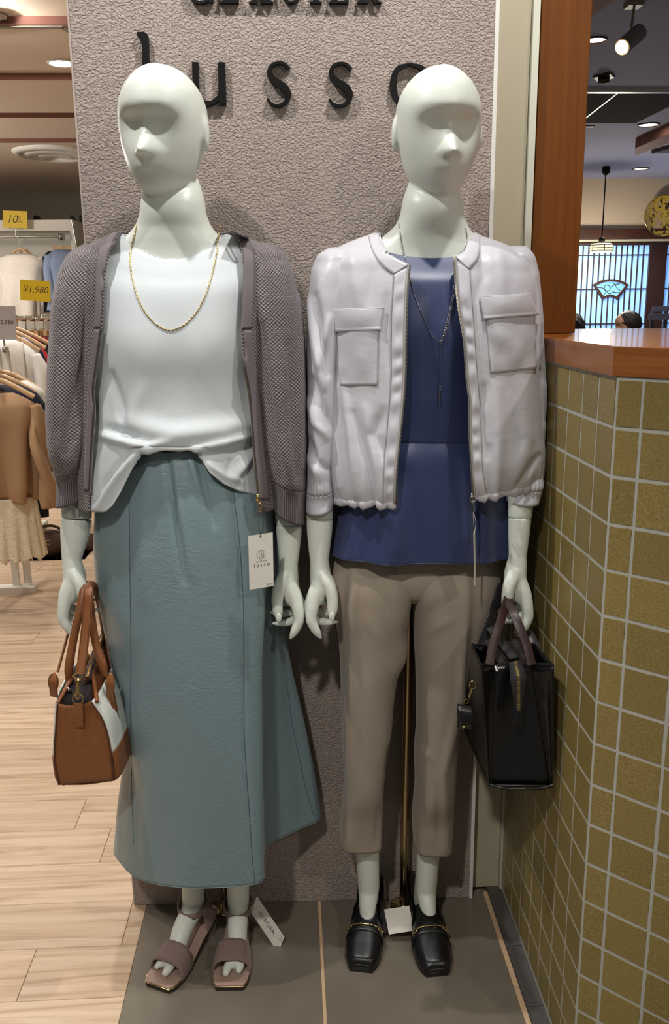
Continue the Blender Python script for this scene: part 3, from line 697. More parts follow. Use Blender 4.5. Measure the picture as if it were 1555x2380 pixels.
hdR = (W(1013, 463, 1.660), .219, 1.0, .13, -.015, .11)
handsR = [(W(743, 1207, 1.614), W(742, 1306, 1.600), .0260, .0180, -1), (W(1208, 1204.5, 1.573), W(1203, 1300, 1.56), .0222, .0165, 1)]
mannequin('white abstract mannequin in the light zip jacket and taupe trousers', RS, hdR, armsR, legsR, handsR, W(951, 1400, 1.735), G(938, 2108))
# ================================================================== clothes of the left mannequin
def knit():
    m = M('mauve_knit', (120, 106, 116), .62, spec=.35, sheen=.25); t = NT(m); b = t.b
    uv = t.new('ShaderNodeUVMap'); mp = t.new('ShaderNodeMapping'); mp.inputs['Rotation'].default_value = (0, 0, math.radians(45)); mp.inputs['Scale'].default_value = (215, 215, 1)
    t.link(uv.outputs[0], mp.inputs[0])
    vo = t.new('ShaderNodeTexVoronoi'); vo.inputs['Scale'].default_value = 1; vo.inputs['Randomness'].default_value = .12; t.link(mp.outputs[0], vo.inputs['Vector'])
    mr = t.new('ShaderNodeMapRange'); mr.inputs[1].default_value = .12; mr.inputs[2].default_value = .62; mr.inputs[3].default_value = 1; mr.inputs[4].default_value = 0; t.link(vo.outputs['Distance'], mr.inputs[0])
    cr = t.new('ShaderNodeValToRGB'); e = cr.color_ramp.elements; e[0].position = .05; e[0].color = (*lin((60, 52, 55)), 1); e[1].position = .55; e[1].color = (*lin((142, 132, 135)), 1)
    t.link(mr.outputs[0], cr.inputs[0]); t.link(cr.outputs[0], b.inputs['Base Color'])
    bp = t.new('ShaderNodeBump'); bp.inputs['Strength'].default_value = .9; bp.inputs['Distance'].default_value = .0018; t.link(mr.outputs[0], bp.inputs['Height']); t.link(bp.outputs[0], b.inputs['Normal'])
    return m
def ribbed(name, rgb, dark, period):
    m = M(name, rgb, .7, spec=.3, sheen=.2); t = NT(m); b = t.b
    uv = t.new('ShaderNodeUVMap'); sp = t.new('ShaderNodeSeparateXYZ'); t.link(uv.outputs[0], sp.inputs[0])
    mu = t.new('ShaderNodeMath', operation='MULTIPLY'); mu.inputs[1].default_value = 2*PI/period; t.link(sp.outputs[0], mu.inputs[0])
    si = t.new('ShaderNodeMath', operation='SINE'); t.link(mu.outputs[0], si.inputs[0])
    mr = t.new('ShaderNodeMapRange'); mr.inputs[1].default_value = -1; mr.inputs[2].default_value = .3; t.link(si.outputs[0], mr.inputs[0])
    mx = t.new('ShaderNodeMix', data_type='RGBA'); t.link(mr.outputs[0], mx.inputs[0]); mx.inputs[6].default_value = (*lin(dark), 1); mx.inputs[7].default_value = (*lin(rgb), 1); t.link(mx.outputs[2], b.inputs['Base Color'])
    bp = t.new('ShaderNodeBump'); bp.inputs['Distance'].default_value = .0015; t.link(mr.outputs[0], bp.inputs['Height']); t.link(bp.outputs[0], b.inputs['Normal']); return m
def satin():
    m = M('teal_satin', (124, 146, 152), .38, spec=.5, sheen=.15); t = NT(m); b = t.b
    tc = t.new('ShaderNodeTexCoord'); mp = t.new('ShaderNodeMapping'); mp.inputs['Scale'].default_value = (62, 62, 130); n2 = t.new('ShaderNodeTexNoise'); n2.inputs['Scale'].default_value = 5; n2.inputs['Detail'].default_value = 2; t.link(tc.outputs['Object'], n2.inputs['Vector']); t.link(tc.outputs['Object'], mp.inputs[0])
    n1 = t.new('ShaderNodeTexNoise'); n1.inputs['Scale'].default_value = 1; n1.inputs['Detail'].default_value = 3; n1.inputs['Distortion'].default_value = 1.2; t.link(mp.outputs[0], n1.inputs['Vector'])
    bp = t.new('ShaderNodeBump'); bp.inputs['Distance'].default_value = .0015; t.link(n1.outputs[0], bp.inputs['Height']); mr = t.new('ShaderNodeMapRange'); mr.inputs[1].default_value = .38; mr.inputs[2].default_value = .62; mr.inputs[3].default_value = .12; mr.inputs[4].default_value = .75; t.link(n2.outputs[0], mr.inputs[0]); t.link(mr.outputs[0], bp.inputs['Strength']); t.link(bp.outputs[0], b.inputs['Normal'])
    return m
knit(); satin()
ribbed('mauve_rib', (114, 103, 107), (68, 60, 64), .0036)
M('mauve_band', (122, 113, 117), .75, spec=.3, sheen=.2, bump=(700, .0004, 2))
M('white_crepe', (208, 215, 218), .62, spec=.35, sheen=.15, bump=(900, .00015, 2))
M('gold', (222, 194, 134), .22, metal=1)
M('pale_gold', (200, 196, 182), .25, metal=1)
M('silver', (190, 190, 188), .2, metal=1)
M('zip_tape', (58, 50, 56), .8)
def garment(mb, name, mat, parent, solid=.0016, sub=0): return obj(name, mb, mat, parent, solid=solid, sub=sub)
def dots(parent, name, P, N, mat, pitch, size, side):
    """metal zip teeth in two leaning rows along a line"""
    L = np.r_[0, np.linalg.norm(np.diff(P, axis=0), axis=1).cumsum()]; mb = MB()
    for s in np.arange(0, L[-1], pitch):
        p = np.array([np.interp(s, L, P[:, k]) for k in range(3)]); n = np.array([np.interp(s, L, N[:, k]) for k in range(3)]); n /= np.linalg.norm(n)
        q = np.array([np.interp(min(s+pitch, L[-1]), L, P[:, k]) for k in range(3)]); tt = q-p
        if np.linalg.norm(tt) < 1e-6: continue
        tt /= np.linalg.norm(tt); w = np.cross(tt, n)
        a, b, c = w*size[0]/2, tt*size[1]/2, n*size[2]/2
        mb.hexa([p-a-b-c, p+a-b-c, p+a+b-c, p-a+b-c], [p-a-b+c, p+a-b+c, p+a+b+c, p-a+b+c])
    o = obj(name, mb, mat, parent, smooth=False); o['kind'] = 'stuff'; return o
# ---- white top
AX = 1.665
st = [(545, 286, 529, 1.675, .062, .060, 2.0, .046), (553, 268, 548, 1.675, .070, .068, 2.1, .049), (568, 244, 576, 1.675, .080, .076, 2.2, .048), (598, 226, 600, 1.675, .092, .085, 2.3, .040), (650, 214, 612, 1.67, .104, .088, 2.4, .020), (705, 213, 608, 1.667, .113, .088, 2.4, .006), (760, 214, 603, AX, .119, .088, 2.4), (880, 214, 600, AX, .124, .088, 2.4), (960, 212, 602, AX, .129, .088, 2.5), (1015, 211, 604, AX, .137, .088, 2.5)]
NU = 200
wt_s = Shell(st, 78, NU); P = wt_s.full()
hem = np.array([(190, 1180), (205, 1184), (216, 1190), (245, 1190), (262, 1175), (280, 1145), (300, 1105), (320, 1068), (338, 1052), (375, 1049), (420, 1055), (452, 1046), (468, 1068), (488, 1100), (520, 1125), (556, 1142), (590, 1149), (602, 1152), (618, 1178), (640, 1215)], float)
last = P[-1]; px0, py0 = proj(last); rows = []
fr_ = last[:, 1] < AX+.03
for k in range(1, 25):
    f = k/24; R = last.copy()
    for i in range(NU):
        if fr_[i]:
            x = px0[i]; flap = 1 if (x < 330 or x > 462) else 0
            spread = (-8 if x < 300 else (30*max(0, (x-570)/34) if x > 570 else 0))
            hx = x+spread; hy = np.interp(hx, hem[:, 0], hem[:, 1]); mid = np.exp(-((x-395)/62)**4)
            Yk = last[i, 1]-.006*math.sin(min(1, f*1.6)*PI)*mid+.055*f**2*mid-.010*f*(1-mid)
            R[i] = W(x+spread*f, py0[i]+(hy-py0[i])*f, Yk)
        else: R[i] = last[i]+np.array([0, .0, -.13*f])
    rows.append(R)
P = np.concatenate([P, np.array(rows)], 0)
P = fold(P, [([(240, 1012), (300, 1030), (345, 1040), (385, 1030)], 9, .014), ([(255, 996), (320, 1014)], 9, -.010), ([(262, 870), (284, 950), (290, 1002)], 9, -.010), ([(245, 900), (242, 1000)], 12, .005),
             ([(300, 985), (400, 1012), (520, 1000), (585, 975)], 24, .012), ([(578, 880), (580, 960), (570, 1005)], 10, .006), ([(450, 1046), (520, 1030), (580, 1012)], 8, .012), ([(470, 1062), (545, 1052), (590, 1040)], 7, -.008),
             ([(540, 1060), (530, 1102)], 8, -.004), ([(588, 1050), (545, 1110)], 9, .009), ([(480, 1075), (520, 1105), (560, 1120)], 8, .005), ([(325, 1046), (270, 1110), (225, 1180)], 11, .012), ([(300, 1056), (250, 1120), (222, 1165)], 9, -.010), ([(240, 1040), (222, 1110), (214, 1170)], 9, .005),
             ([(318, 812), (338, 820)], 75, .010, 0), ([(470, 820), (490, 812)], 75, .010, 0), ([(330, 900), (300, 990)], 16, .004), ([(405, 760), (410, 960)], 40, -.005)], AX, wrapu=True)
tp = thing('white_top', 'plain white round neck top bloused over the skirt under the mauve cardigan', 'top', W(400, 1050, 1.66))
top_mb = MB().grid(P, wrapu=True); garment(top_mb, 'body', 'white_crepe', tp, .0014)
nk = P[0]; nm = MB(); nm.tube(nk[::2], .0013, 6, closed=True); obj('neck_binding', nm, 'white_crepe', tp)
body_mb = MB().grid(Shell(LS, 90, 90).full(), wrapu=True)
# ---- skirt
def zrow(py, Y=1.55): return W(440, py, Y)[2]
secs = [(zrow(1052), [(262, 1.665), (275, 1.615), (320, 1.575), (390, 1.558), (460, 1.558), (530, 1.572), (565, 1.600), (578, 1.615), (586, 1.630), (592, 1.650), (594, 1.68), (540, 1.74), (430, 1.757), (320, 1.735)]),
        (zrow(1140), [(236, 1.665), (255, 1.600), (312, 1.560), (395, 1.540), (470, 1.540), (545, 1.560), (590, 1.585), (606, 1.605), (617, 1.625), (626, 1.650), (630, 1.68), (560, 1.75), (435, 1.768), (318, 1.745)]),
        (zrow(1260), [(223, 1.665), (243, 1.595), (308, 1.552), (398, 1.530), (480, 1.530), (556, 1.550), (602, 1.578), (618, 1.602), (630, 1.625), (638, 1.650), (641, 1.68), (570, 1.76), (440, 1.775), (320, 1.755)]),
        (zrow(1420), [(233, 1.665), (253, 1.597), (316, 1.548), (408, 1.525), (492, 1.525), (564, 1.543), (610, 1.570), (615, 1.602), (628, 1.635), (645, 1.665), (652, 1.70), (585, 1.77), (455, 1.782), (330, 1.762)]),
        (zrow(1570), [(259, 1.665), (276, 1.600), (330, 1.546), (418, 1.522), (505, 1.522), (570, 1.537), (606, 1.562), (607, 1.602), (624, 1.640), (652, 1.678), (664, 1.72), (600, 1.78), (470, 1.79), (340, 1.77)]),
        (zrow(1800), [(290, 1.67), (303, 1.603), (345, 1.549), (430, 1.524), (512, 1.522), (582, 1.532), (609, 1.555), (604, 1.600), (618, 1.648), (672, 1.70), (707, 1.74), (620, 1.79), (480, 1.80), (352, 1.78)]),
        (zrow(1950), [(276, 1.68), (290, 1.612), (336, 1.558), (424, 1.528), (514, 1.524), (590, 1.531), (611, 1.552), (608, 1.600), (622, 1.655), (690, 1.71), (733, 1.752), (640, 1.797), (482, 1.803), (345, 1.785)]),
        (.263, [(268, 1.68), (284, 1.612), (330, 1.558), (420, 1.530), (512, 1.525), (592, 1.531), (613, 1.552), (611, 1.600), (624, 1.657), (694, 1.712), (745, 1.756), (645, 1.797), (482, 1.803), (340, 1.785)])]
NS = 240; R = []
for z, pts in secs:
    R.append(curve_pts([(xat(px, Y, z), Y, z) for px, Y in pts], NS*2, closed=True))
# same share of the outline for the same control point on every ring
def ring_by_ctrl(z, pts):
    Q = np.array([(xat(px, Y, z), Y, z) for px, Y in pts]); n = len(Q); per = NS//n; out = []
    E_ = np.concatenate([Q[-2:], Q, Q[:3]], 0); L = np.arange(len(E_), dtype=float); return spline(np.c_[L, E_], np.linspace(2, 2+n, NS, endpoint=False))
R = np.array([ring_by_ctrl(z, p) for z, p in secs]); zk = np.array([-s_[0] for s_ in secs]); nv = 150
zz = np.linspace(zk[0], zk[-1], nv); P = spline(np.c_[zk, R.reshape(len(secs), -1)], zz).reshape(nv, NS, 3)
P = fold(P, [([(388, 1052), (405, 1187), (430, 1350)], 8, -.008), ([(400, 1060), (420, 1190), (445, 1340)], 9, .0035), ([(455, 1058), (475, 1130), (498, 1220)], 7, -.007), ([(440, 1058), (462, 1140)], 9, .003), ([(345, 1070), (330, 1250), (335, 1400)], 16, .004), ([(540, 1140), (556, 1260), (562, 1370)], 7, -.005), ([(520, 1130), (530, 1300)], 14, .003), ([(300, 1160), (304, 1500), (306, 1800)], 6, -.0022), ([(566, 1550), (569, 1727), (586, 2010)], 6, -.002), ([(335, 1900), (345, 2030)], 14, .005), ([(310, 1800), (325, 1960)], 14, -.005), ([(240, 1350), (300, 1480)], 22, .003)], AX, wrapu=True)
sk = thing('skirt', 'long blue green satin panel skirt flared at the hem', 'skirt', W(440, 2050, 1.6))
skirt_mb = MB().grid(P, wrapu=True); garment(skirt_mb, 'body', 'teal_satin', sk, .0016)
sk_tree = cast_tree([skirt_mb])
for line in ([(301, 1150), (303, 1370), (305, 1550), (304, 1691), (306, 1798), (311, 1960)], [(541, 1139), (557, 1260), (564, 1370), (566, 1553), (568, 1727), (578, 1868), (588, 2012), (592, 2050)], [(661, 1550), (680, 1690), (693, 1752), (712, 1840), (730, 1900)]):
    Q, N_ = lay(sk_tree, line, 70, .0007, 1.56, 2); m_ = MB(); m_.tube(Q, .0008, 5); obj('seam', m_, M('teal_seam_shade', (70, 92, 100), .7), sk)  # darker tube paints the shade of the seam groove
hm = MB(); hm.tube(P[-1][::2], .0014, 6, closed=True); obj('hem', hm, 'teal_satin', sk)
# ---- cardigan
openL = [(530, 288), (545, 278), (581, 256), (642, 244), (723, 240), (763, 236), (844, 226), (905, 218), (966, 220), (1027, 215), (1144, 209), (1175, 208)]
openR = [(530, 534), (545, 546), (561, 558), (622, 566), (703, 564), (767, 560), (844, 566), (905, 578), (986, 586), (1067, 592), (1175, 602)]
cs = Shell([(538, 276, 543, 1.69, .058, .066, 2, .018), (548, 252, 566, 1.688, .072, .075, 2.1, .012), (566, 216, 606, 1.682, .088, .085, 2.2, .004), (596, 178, 648, 1.68, .10, .092, 2.3), (650, 166, 664, 1.676, .114, .098, 2.4), (770, 182, 650, 1.668, .131, .10, 2.5), (900, 182, 640, 1.668, .138, .10, 2.6), (1000, 182, 645, 1.668, .146, .10, 2.6), (1090, 182, 655, 1.668, .150, .10, 2.6), (1162, 184, 660, 1.668, .148, .10, 2.6)], 110, 220)
cp_ = cs.opened(openL, openR)
cd = thing('cardigan', 'mauve open knit cardigan with front zip over the white top', 'cardigan', W(420, 1160, 1.66))
card_mb = MB().grid(cp_); garment(card_mb, 'body', 'mauve_knit', cd, .0024)
def sleeve(st, folds, cuff_from, mat, cmat, parent, slant, nv=110, nu=110, gather=0):
    S_ = Shell(st, nv, nu); P = S_.full()
    k = int(np.argmin(np.abs(S_.py-cuff_from)))
    w = np.clip((S_.py-(cuff_from-120))/(S_.py[-1]-cuff_from+120), 0, 1)[:, None]
    P[..., 2] += w*slant*(P[..., 0]-P[..., 0].mean(1, keepdims=True))
    P[:k] = fold(P, folds, P[..., 1].mean()+.02, wrapu=True)[:k]
    if gather:
        u = np.linspace(0, 2*PI, nu, endpoint=False); N = normals_of(P, True); g = np.exp(-((S_.py-cuff_from)/22)**2)*(S_.py < cuff_from)
        P += N*(g[:, None]*gather*np.sin(u*23)[None])[..., None]
    a = MB().grid(P[:k+1], wrapu=True); b = MB().grid(P[k:], wrapu=True)
    o = garment(a, 'sleeve', mat, parent, .0022); c = garment(b, 'cuff', cmat, parent, .0028); return a, b
sl1 = sleeve([(570, 196, 256, 1.682, .030, .03), (585, 172, 264, 1.68, .055, .05), (615, 152, 264, 1.678, .075, .065), (680, 134, 258, 1.67, .092, .07), (790, 126, 240, 1.664, .104, .07), (890, 122, 228, 1.658, .110, .07), (970, 120, 221, 1.652, .108, .065), (1045, 127, 215, 1.645, .100, .06), (1088, 136, 212, 1.640, .078, .05), (1100, 138, 211, 1.638, .070, .048), (1160, 137, 209, 1.632, .066, .046)],
       [([(232, 790), (205, 880), (182, 1000), (166, 1085)], 13, .012), ([(212, 780), (176, 930), (152, 1050)], 12, -.010), ([(150, 680), (138, 850), (132, 980)], 14, .004), ([(222, 900), (200, 1010), (190, 1085)], 9, -.007), ([(205, 700), (190, 800)], 16, -.004)], 1090, 'mauve_knit', 'mauve_rib', cd, .30)
sl2 = sleeve([(568, 582, 634, 1.682, .030, .03), (582, 574, 652, 1.68, .055, .05), (612, 574, 672, 1.678, .075, .065), (680, 576, 692, 1.67, .092, .07), (790, 584, 706, 1.664, .104, .07), (890, 596, 709, 1.658, .110, .07), (970, 607, 711, 1.652, .108, .065), (1045, 617, 711, 1.645, .104, .06), (1105, 628, 711, 1.640, .092, .05), (1120, 632, 710, 1.638, .086, .048), (1192, 637, 706, 1.632, .080, .046)],
       [([(600, 640), (625, 800), (650, 1000), (672, 1125)], 13, .010), ([(612, 760), (640, 960), (660, 1110)], 10, -.008), ([(690, 700), (698, 900), (700, 1080)], 12, .005), ([(672, 800), (682, 1000), (690, 1110)], 9, -.006)], 1118, 'mauve_knit', 'mauve_rib', cd, -.52)
ctree = cast_tree([card_mb])
def edge_band(tree, inner, outer, n, off, name, mat, parent, dY):
    A = curve_pts(inner, n); B = curve_pts(outer, n); P = np.zeros((n, 6, 3))
    for j in range(n):
        for i in range(6):
            x, y = A[j]+(B[j]-A[j])*(.04+.96*i/5); P[j, i] = cast(tree, x, y, off, dY)[0]
    for _ in range(3): P[1:-1] = (P[:-2]+2*P[1:-1]+P[2:])/4
    g = MB().grid(P); return garment(g, name, mat, parent, .0028), P
edge_band(ctree, [(287, 540), (256, 582), (245, 642), (241, 723), (237, 762)], [(262, 546), (235, 582), (224, 662), (223, 723), (221, 762)], 50, .0022, 'neck_band', 'mauve_band', cd, 1.6)
edge_band(ctree, [(534, 534), (558, 563), (565, 622), (563, 703), (560, 765)], [(576, 552), (588, 590), (590, 640), (588, 703), (584, 762)], 50, .0022, 'neck_band', 'mauve_band', cd, 1.6)
edge_band(ctree, [(237, 766), (227, 844), (219, 905), (220, 966), (216, 1027), (210, 1140)], [(222, 766), (212, 844), (206, 905), (206, 966), (202, 1027), (198, 1140)], 60, .0018, 'front_band', 'mauve_band', cd, 1.6)
edge_band(ctree, [(559, 768), (566, 844), (578, 905), (586, 986), (592, 1067), (600, 1160)], [(584, 768), (592, 844), (600, 905), (607, 986), (615, 1067), (625, 1160)], 60, .0018, 'front_band', 'mauve_band', cd, 1.55)
for k_, (line, sgn) in enumerate((([(238, 766), (228, 844), (220, 905), (222, 966), (217, 1027), (211, 1142)], 1), ([(557, 770), (564, 844), (576, 905), (584.5, 986), (590.5, 1067), (599, 1152)], -1))):
    Q, N_ = lay(ctree, [(x-sgn*2.5, y) for x, y in line], 90, .0034, 1.57, 3)
    tpm = MB(); tpm.band([q+np.array([sgn*.0022, 0, 0]) for q in Q], [tuple(v) for v in N_], .006, .0008); obj('zip_tape', tpm, 'zip_tape', cd)
    dots(cd, 'zip_teeth', Q+np.array([sgn*.0035, -.0006, 0]), N_, 'pale_gold', .0021, (.0034, .0013, .0018), sgn)
zp = MB(); c0 = W(599, 1156, 1.522)
zp.box(c0-[.003, .002, .007], c0+[.003, .002, .006]); zp.tube([c0+[0, -.002, -.006], c0+[.001, -.003, -.014]], .0016, 8)
r_ = [c0+np.array([.004+.0035*math.cos(a), -.003, -.018+.008*math.sin(a)]) for a in np.linspace(0, 2*PI, 16, endpoint=False)]; zp.tube(r_, .0013, 6, closed=True)
obj('zip_pull', zp, 'gold', cd)
# body rib at the lower front right
# ---- gold necklace
ntree = cast_tree([top_mb, body_mb])
nl = [(318, 528), (313, 552), (305, 580), (303, 602), (309, 650), (322, 695), (345, 736), (372, 760), (392, 768), (416, 763), (450, 735), (480, 680), (495, 630), (503, 592), (508, 548), (512, 527)]
Q, N_ = lay(ntree, nl, 260, .0022, 1.6, 6)
bk = curve_pts([Q[-1], W(500, 528, 1.725), W(400, 528, 1.745), W(330, 530, 1.725), Q[0]], 40)
nm = MB(); full = np.r_[Q, bk[1:-1]]; full = curve_pts(full, 520, closed=True)
nm.tube(full, [(.00145 if (i//2) % 2 else .0009) for i in range(len(full))], 6, closed=True)
tag(obj('necklace', nm, 'gold', at=Q[130]), 'thin gold chain necklace lying on the white top', 'necklace')
# ---- swing tag on the cardigan
M('tag_card', (226, 222, 212), .6); M('ink', (40, 40, 42), .7); M('thread', (24, 24, 26), .8)
def flat_card(name, label, q, Y, th=.0006, mat='tag_card', cat='price tag'):
    """card from 4 photo corners (tl, tr, br, bl) with depths Y (one per corner)"""
    c = [np.array(W(x, y, yy)) for (x, y), yy in zip(q, Y)]; c[2] = c[1]+c[3]-c[0]; root = thing(name, label, cat, np.mean(c, axis=0))
    n = np.cross(c[1]-c[0], c[3]-c[0]); n /= np.linalg.norm(n)
    if n[1] > 0: n = -n
    obj('card', MB().prism(c, n*-th), mat, root, smooth=False)
    ex = (c[1]-c[0]); ez = (c[0]-c[3])
    def place(x, y, d=.0003):      # x, y in 0..1 from the lower left corner
        return c[3]+(c[2]-c[3])*x+((c[0]-c[3])*(1-x)+(c[1]-c[2])*x)*y+n*d
    return root, place, np.linalg.norm(ex), np.linalg.norm(ez)
def print_on(root, place, w, h, s, size, x, y, rot=0, name='lettering', mat='ink', shear=0, spacing=1, bold=0):
    cr, sr = math.cos(rot), math.sin(rot)
    mb = text_mb(s, size, lambda a, b, d: place(x+(a*cr-b*sr)/w, y+(a*sr+b*cr)/h, .0003), shear=shear, spacing=spacing, bold=bold)
    return obj(name, mb, mat, root, smooth=False)
root, place, w, h = flat_card('swing_tag', 'cream paper swing tag hanging from the mauve cardigan zip', [(577, 1246), (634, 1237.5), (638, 1361), (580, 1371)], [1.512, 1.520, 1.518, 1.508])
print_on(root, place, w, h, 'GLACIER', .0042, .52, .50, spacing=1.25); print_on(root, place, w, h, 'lusso', .0098, .53, .435, spacing=1.5)
lg = MB(); lg.tube([place(.5+.17*math.cos(a), .63+.078*math.sin(a)) for a in np.linspace(0, 2*PI, 30, endpoint=False)], .0002, 4, closed=True)
lg.tube([place(*p) for p in curve_pts([(.58, .70), (.47, .69), (.41, .62), (.47, .56), (.52, .60), (.50, .69), (.56, .555)], 20)], .0002, 4); lg.tube([place(.60, .70), place(.60, .56)], .0002, 4); lg.tube([place(.55, .63), place(.66, .63)], .0002, 4)
obj('logo', lg, 'ink', root)
ic = MB()
for a, b, c_, d_ in ((.74, .035, .80, .035), (.80, .035, .80, .065), (.80, .065, .74, .065), (.74, .065, .74, .035), (.84, .045, .98, .045), (.84, .058, .94, .058)): ic.tube([place(a, b), place(c_, d_)], .0002, 4)
obj('print_mark', ic, 'ink', root)
hl = MB(); hl.lathe([(0, -.0003), (.0016, -.0003), (.0016, .0003), (0, .0003)], place(.5, .955, .0004), 12, 'y'); obj('eyelet', hl, 'thread', root)
th_ = MB(); th_.tube(curve_pts([place(.5, .955), W(601, 1215, 1.513), W(602, 1190, 1.516), W(604, 1172, 1.518)], 14), .0004, 5); th_.tube(curve_pts([place(.5, .955), W(613, 1215, 1.513), W(612, 1190, 1.516), W(605, 1172, 1.518)], 14), .0004, 5)
obj('thread', th_, 'thread', root)
# ================================================================== clothes of the right mannequin
def polyester():
    m = M('pale_lilac_polyester', (206, 205, 213), .42, spec=.45, sheen=.1); t = NT(m); b = t.b
    tc = t.new('ShaderNodeTexCoord'); n1 = t.new('ShaderNodeTexNoise'); n1.inputs['Scale'].default_value = 30; n1.inputs['Detail'].default_value = 2; n1.inputs['Distortion'].default_value = .1; t.link(tc.outputs['Object'], n1.inputs['Vector'])
    bp = t.new('ShaderNodeBump'); bp.inputs['Strength'].default_value = .35; bp.inputs['Distance'].default_value = .004; t.link(n1.outputs[0], bp.inputs['Height']); t.link(bp.outputs[0], b.inputs['Normal']); return m
polyester()
M('navy_jersey', (55, 66, 106), .38, spec=.5, sheen=.2, bump=(1200, .0001, 2))
M('taupe_twill', (160, 148, 134), .75, spec=.25, sheen=.15, bump=(1100, .0002, 2))
M('stitch', (168, 164, 166), .8)
RX = 1.665
# ---- navy peplum top
st = [(552, 884, 1085, 1.675, .056, .060, 2.0, .034), (560, 868, 1104, 1.675, .066, .068, 2.1, .038), (575, 840, 1140, 1.675, .078, .076, 2.2, .038), (605, 800, 1190, 1.672, .090, .084, 2.3, .030), (660, 792, 1196, 1.668, .100, .088, 2.4, .012), (770, 800, 1186, RX, .113, .088, 2.4), (880, 815, 1170, RX, .110, .086, 2.4), (980, 832, 1152, RX, .103, .084, 2.4), (1012, 836, 1148, RX, .101, .084, 2.4)]
Pn = Shell(st, 80, 180).full()
Pn = fold(Pn, [([(900, 760), (920, 760)], 60, .007), ([(1090, 760), (1100, 760)], 60, .007), ([(1000, 700), (990, 900)], 24, -.005), ([(1040, 760), (1020, 990)], 20, .004), ([(960, 800), (950, 1000)], 18, -.003)], RX, True)
st2 = [(1010, 836, 1148, RX, .100, .084, 2.4), (1030, 830, 1152, RX, .106, .088, 2.4), (1100, 812, 1166, RX, .113, .098, 2.4), (1180, 788, 1178, RX, .116, .108, 2.7), (1272, 763, 1184, RX, .116, .116, 3.0)]
Pp = Shell(st2, 70, 240).full()
u = np.linspace(0, 2*PI, 240, endpoint=False); v = np.linspace(0, 1, 70)[:, None]
Pp = Pp+normals_of(Pp, True)*(-.010*v*np.sin(u*9+.7)*(.6+.4*np.sin(u*4)))[..., None]
Pp = fold(Pp, [([(1108, 1100), (1112, 1300)], 9, -.016), ([(1080, 1080), (1085, 1300)], 16, .008), ([(905, 1120), (915, 1300)], 20, .008), ([(950, 1100), (965, 1300)], 16, -.005), ([(840, 1180), (820, 1290)], 14, -.006)], RX, True)
nt = thing('peplum_top', 'navy blue peplum top under the light jacket', 'top', W(980, 1300, 1.6))
nav1 = MB().grid(Pn, wrapu=True); nav2 = MB().grid(Pp, wrapu=True)
garment(nav1, 'bodice', 'navy_jersey', nt, .0014); garment(nav2, 'peplum', 'navy_jersey', nt, .0014)
for row, r in ((Pn[0], .0012), (Pp[0], .0010), (Pp[-1], .0012), (Pp[-4], .0006)):
    m_ = MB(); m_.tube(row[::2], r, 6, closed=True); obj('seam', m_, 'navy_jersey', nt)
# ---- trousers
lgL = Shell([(1240, 800, 955, 1.67, .060, .09, 2.2), (1300, 770, 957, 1.668, .074, .095, 2.3), (1350, 764, 957, 1.665, .088, .10, 2.9), (1398, 768, 951, 1.665, .091, .10, 2.8), (1450, 779, 945, 1.665, .090, .10), (1520, 786, 943, 1.667, .088, .098), (1555, 789, 925, 1.668, .087, .097), (1610, 792, 915, 1.67, .085, .095), (1695, 797, 907, 1.672, .082, .092), (1753, 800, 897, 1.675, .080, .09), (1817, 802, 890, 1.68, .078, .088), (1880, 798, 888, 1.682, .056, .09, 2.8), (1915, 794, 887, 1.680, .048, .09, 3.2), (1957, 793, 885, 1.678, .042, .09, 3.6)], 120, 140).full()
lgR = Shell([(1240, 955, 1140, 1.67, .060, .09, 2.2), (1302, 954, 1158, 1.668, .074, .095, 2.3), (1348, 953, 1156, 1.665, .088, .10, 2.9), (1398, 960, 1148, 1.665, .091, .10, 2.8), (1433, 962, 1139, 1.665, .091, .10, 2.4), (1468, 963, 1130, 1.665, .090, .10), (1539, 968, 1106, 1.667, .088, .098), (1620, 970, 1073, 1.67, .085, .095), (1688, 971, 1063, 1.672, .082, .092), (1753, 966, 1060, 1.675, .080, .09), (1830, 967, 1056, 1.68, .078, .088), (1881, 965, 1053, 1.682, .056, .09, 2.8), (1925, 963, 1050, 1.680, .048, .09, 3.2), (1965, 966, 1047, 1.678, .042, .09, 3.6)], 120, 140).full()
fl_l = [([(824, 1300), (818, 1420), (820, 1539), (814, 1700), (812, 1960)], 12, .007), ([(800, 1340), (790, 1480), (800, 1600)], 14, -.007), ([(870, 1330), (900, 1420), (930, 1520)], 16, -.005), ([(905, 1300), (925, 1380)], 14, .004), ([(860, 1560), (868, 1700)], 22, .003), ([(880, 1880), (876, 1960)], 8, -.004), ([(850, 1430), (890, 1500)], 12, .003)]
fl_r = [([(1083, 1320), (1080, 1500), (1071, 1620), (1030, 1800), (1036, 1975)], 10, .007), ([(1105, 1340), (1102, 1470), (1085, 1600)], 14, -.007), ([(985, 1480), (1020, 1455), (1050, 1440)], 10, .004), ([(990, 1440), (1030, 1400)], 14, -.005), ([(1000, 1360), (980, 1420)], 12, .003), ([(975, 1740), (1000, 1760)], 10, .004), ([(1000, 1850), (1005, 1960)], 16, .003), ([(1020, 1830), (1022, 1960)], 9, -.004)]
lgL = fold(lgL, fl_l, 1.675, True); lgR = fold(lgR, fl_r, 1.675, True)
tr = thing('trousers', 'taupe tapered ankle trousers on the right mannequin', 'trousers', W(930, 1975, 1.66))
for P, nm_ in ((lgL, 'trouser_leg'), (lgR, 'trouser_leg')):
    garment(MB().grid(P, wrapu=True), nm_, 'taupe_twill', tr, .0018)
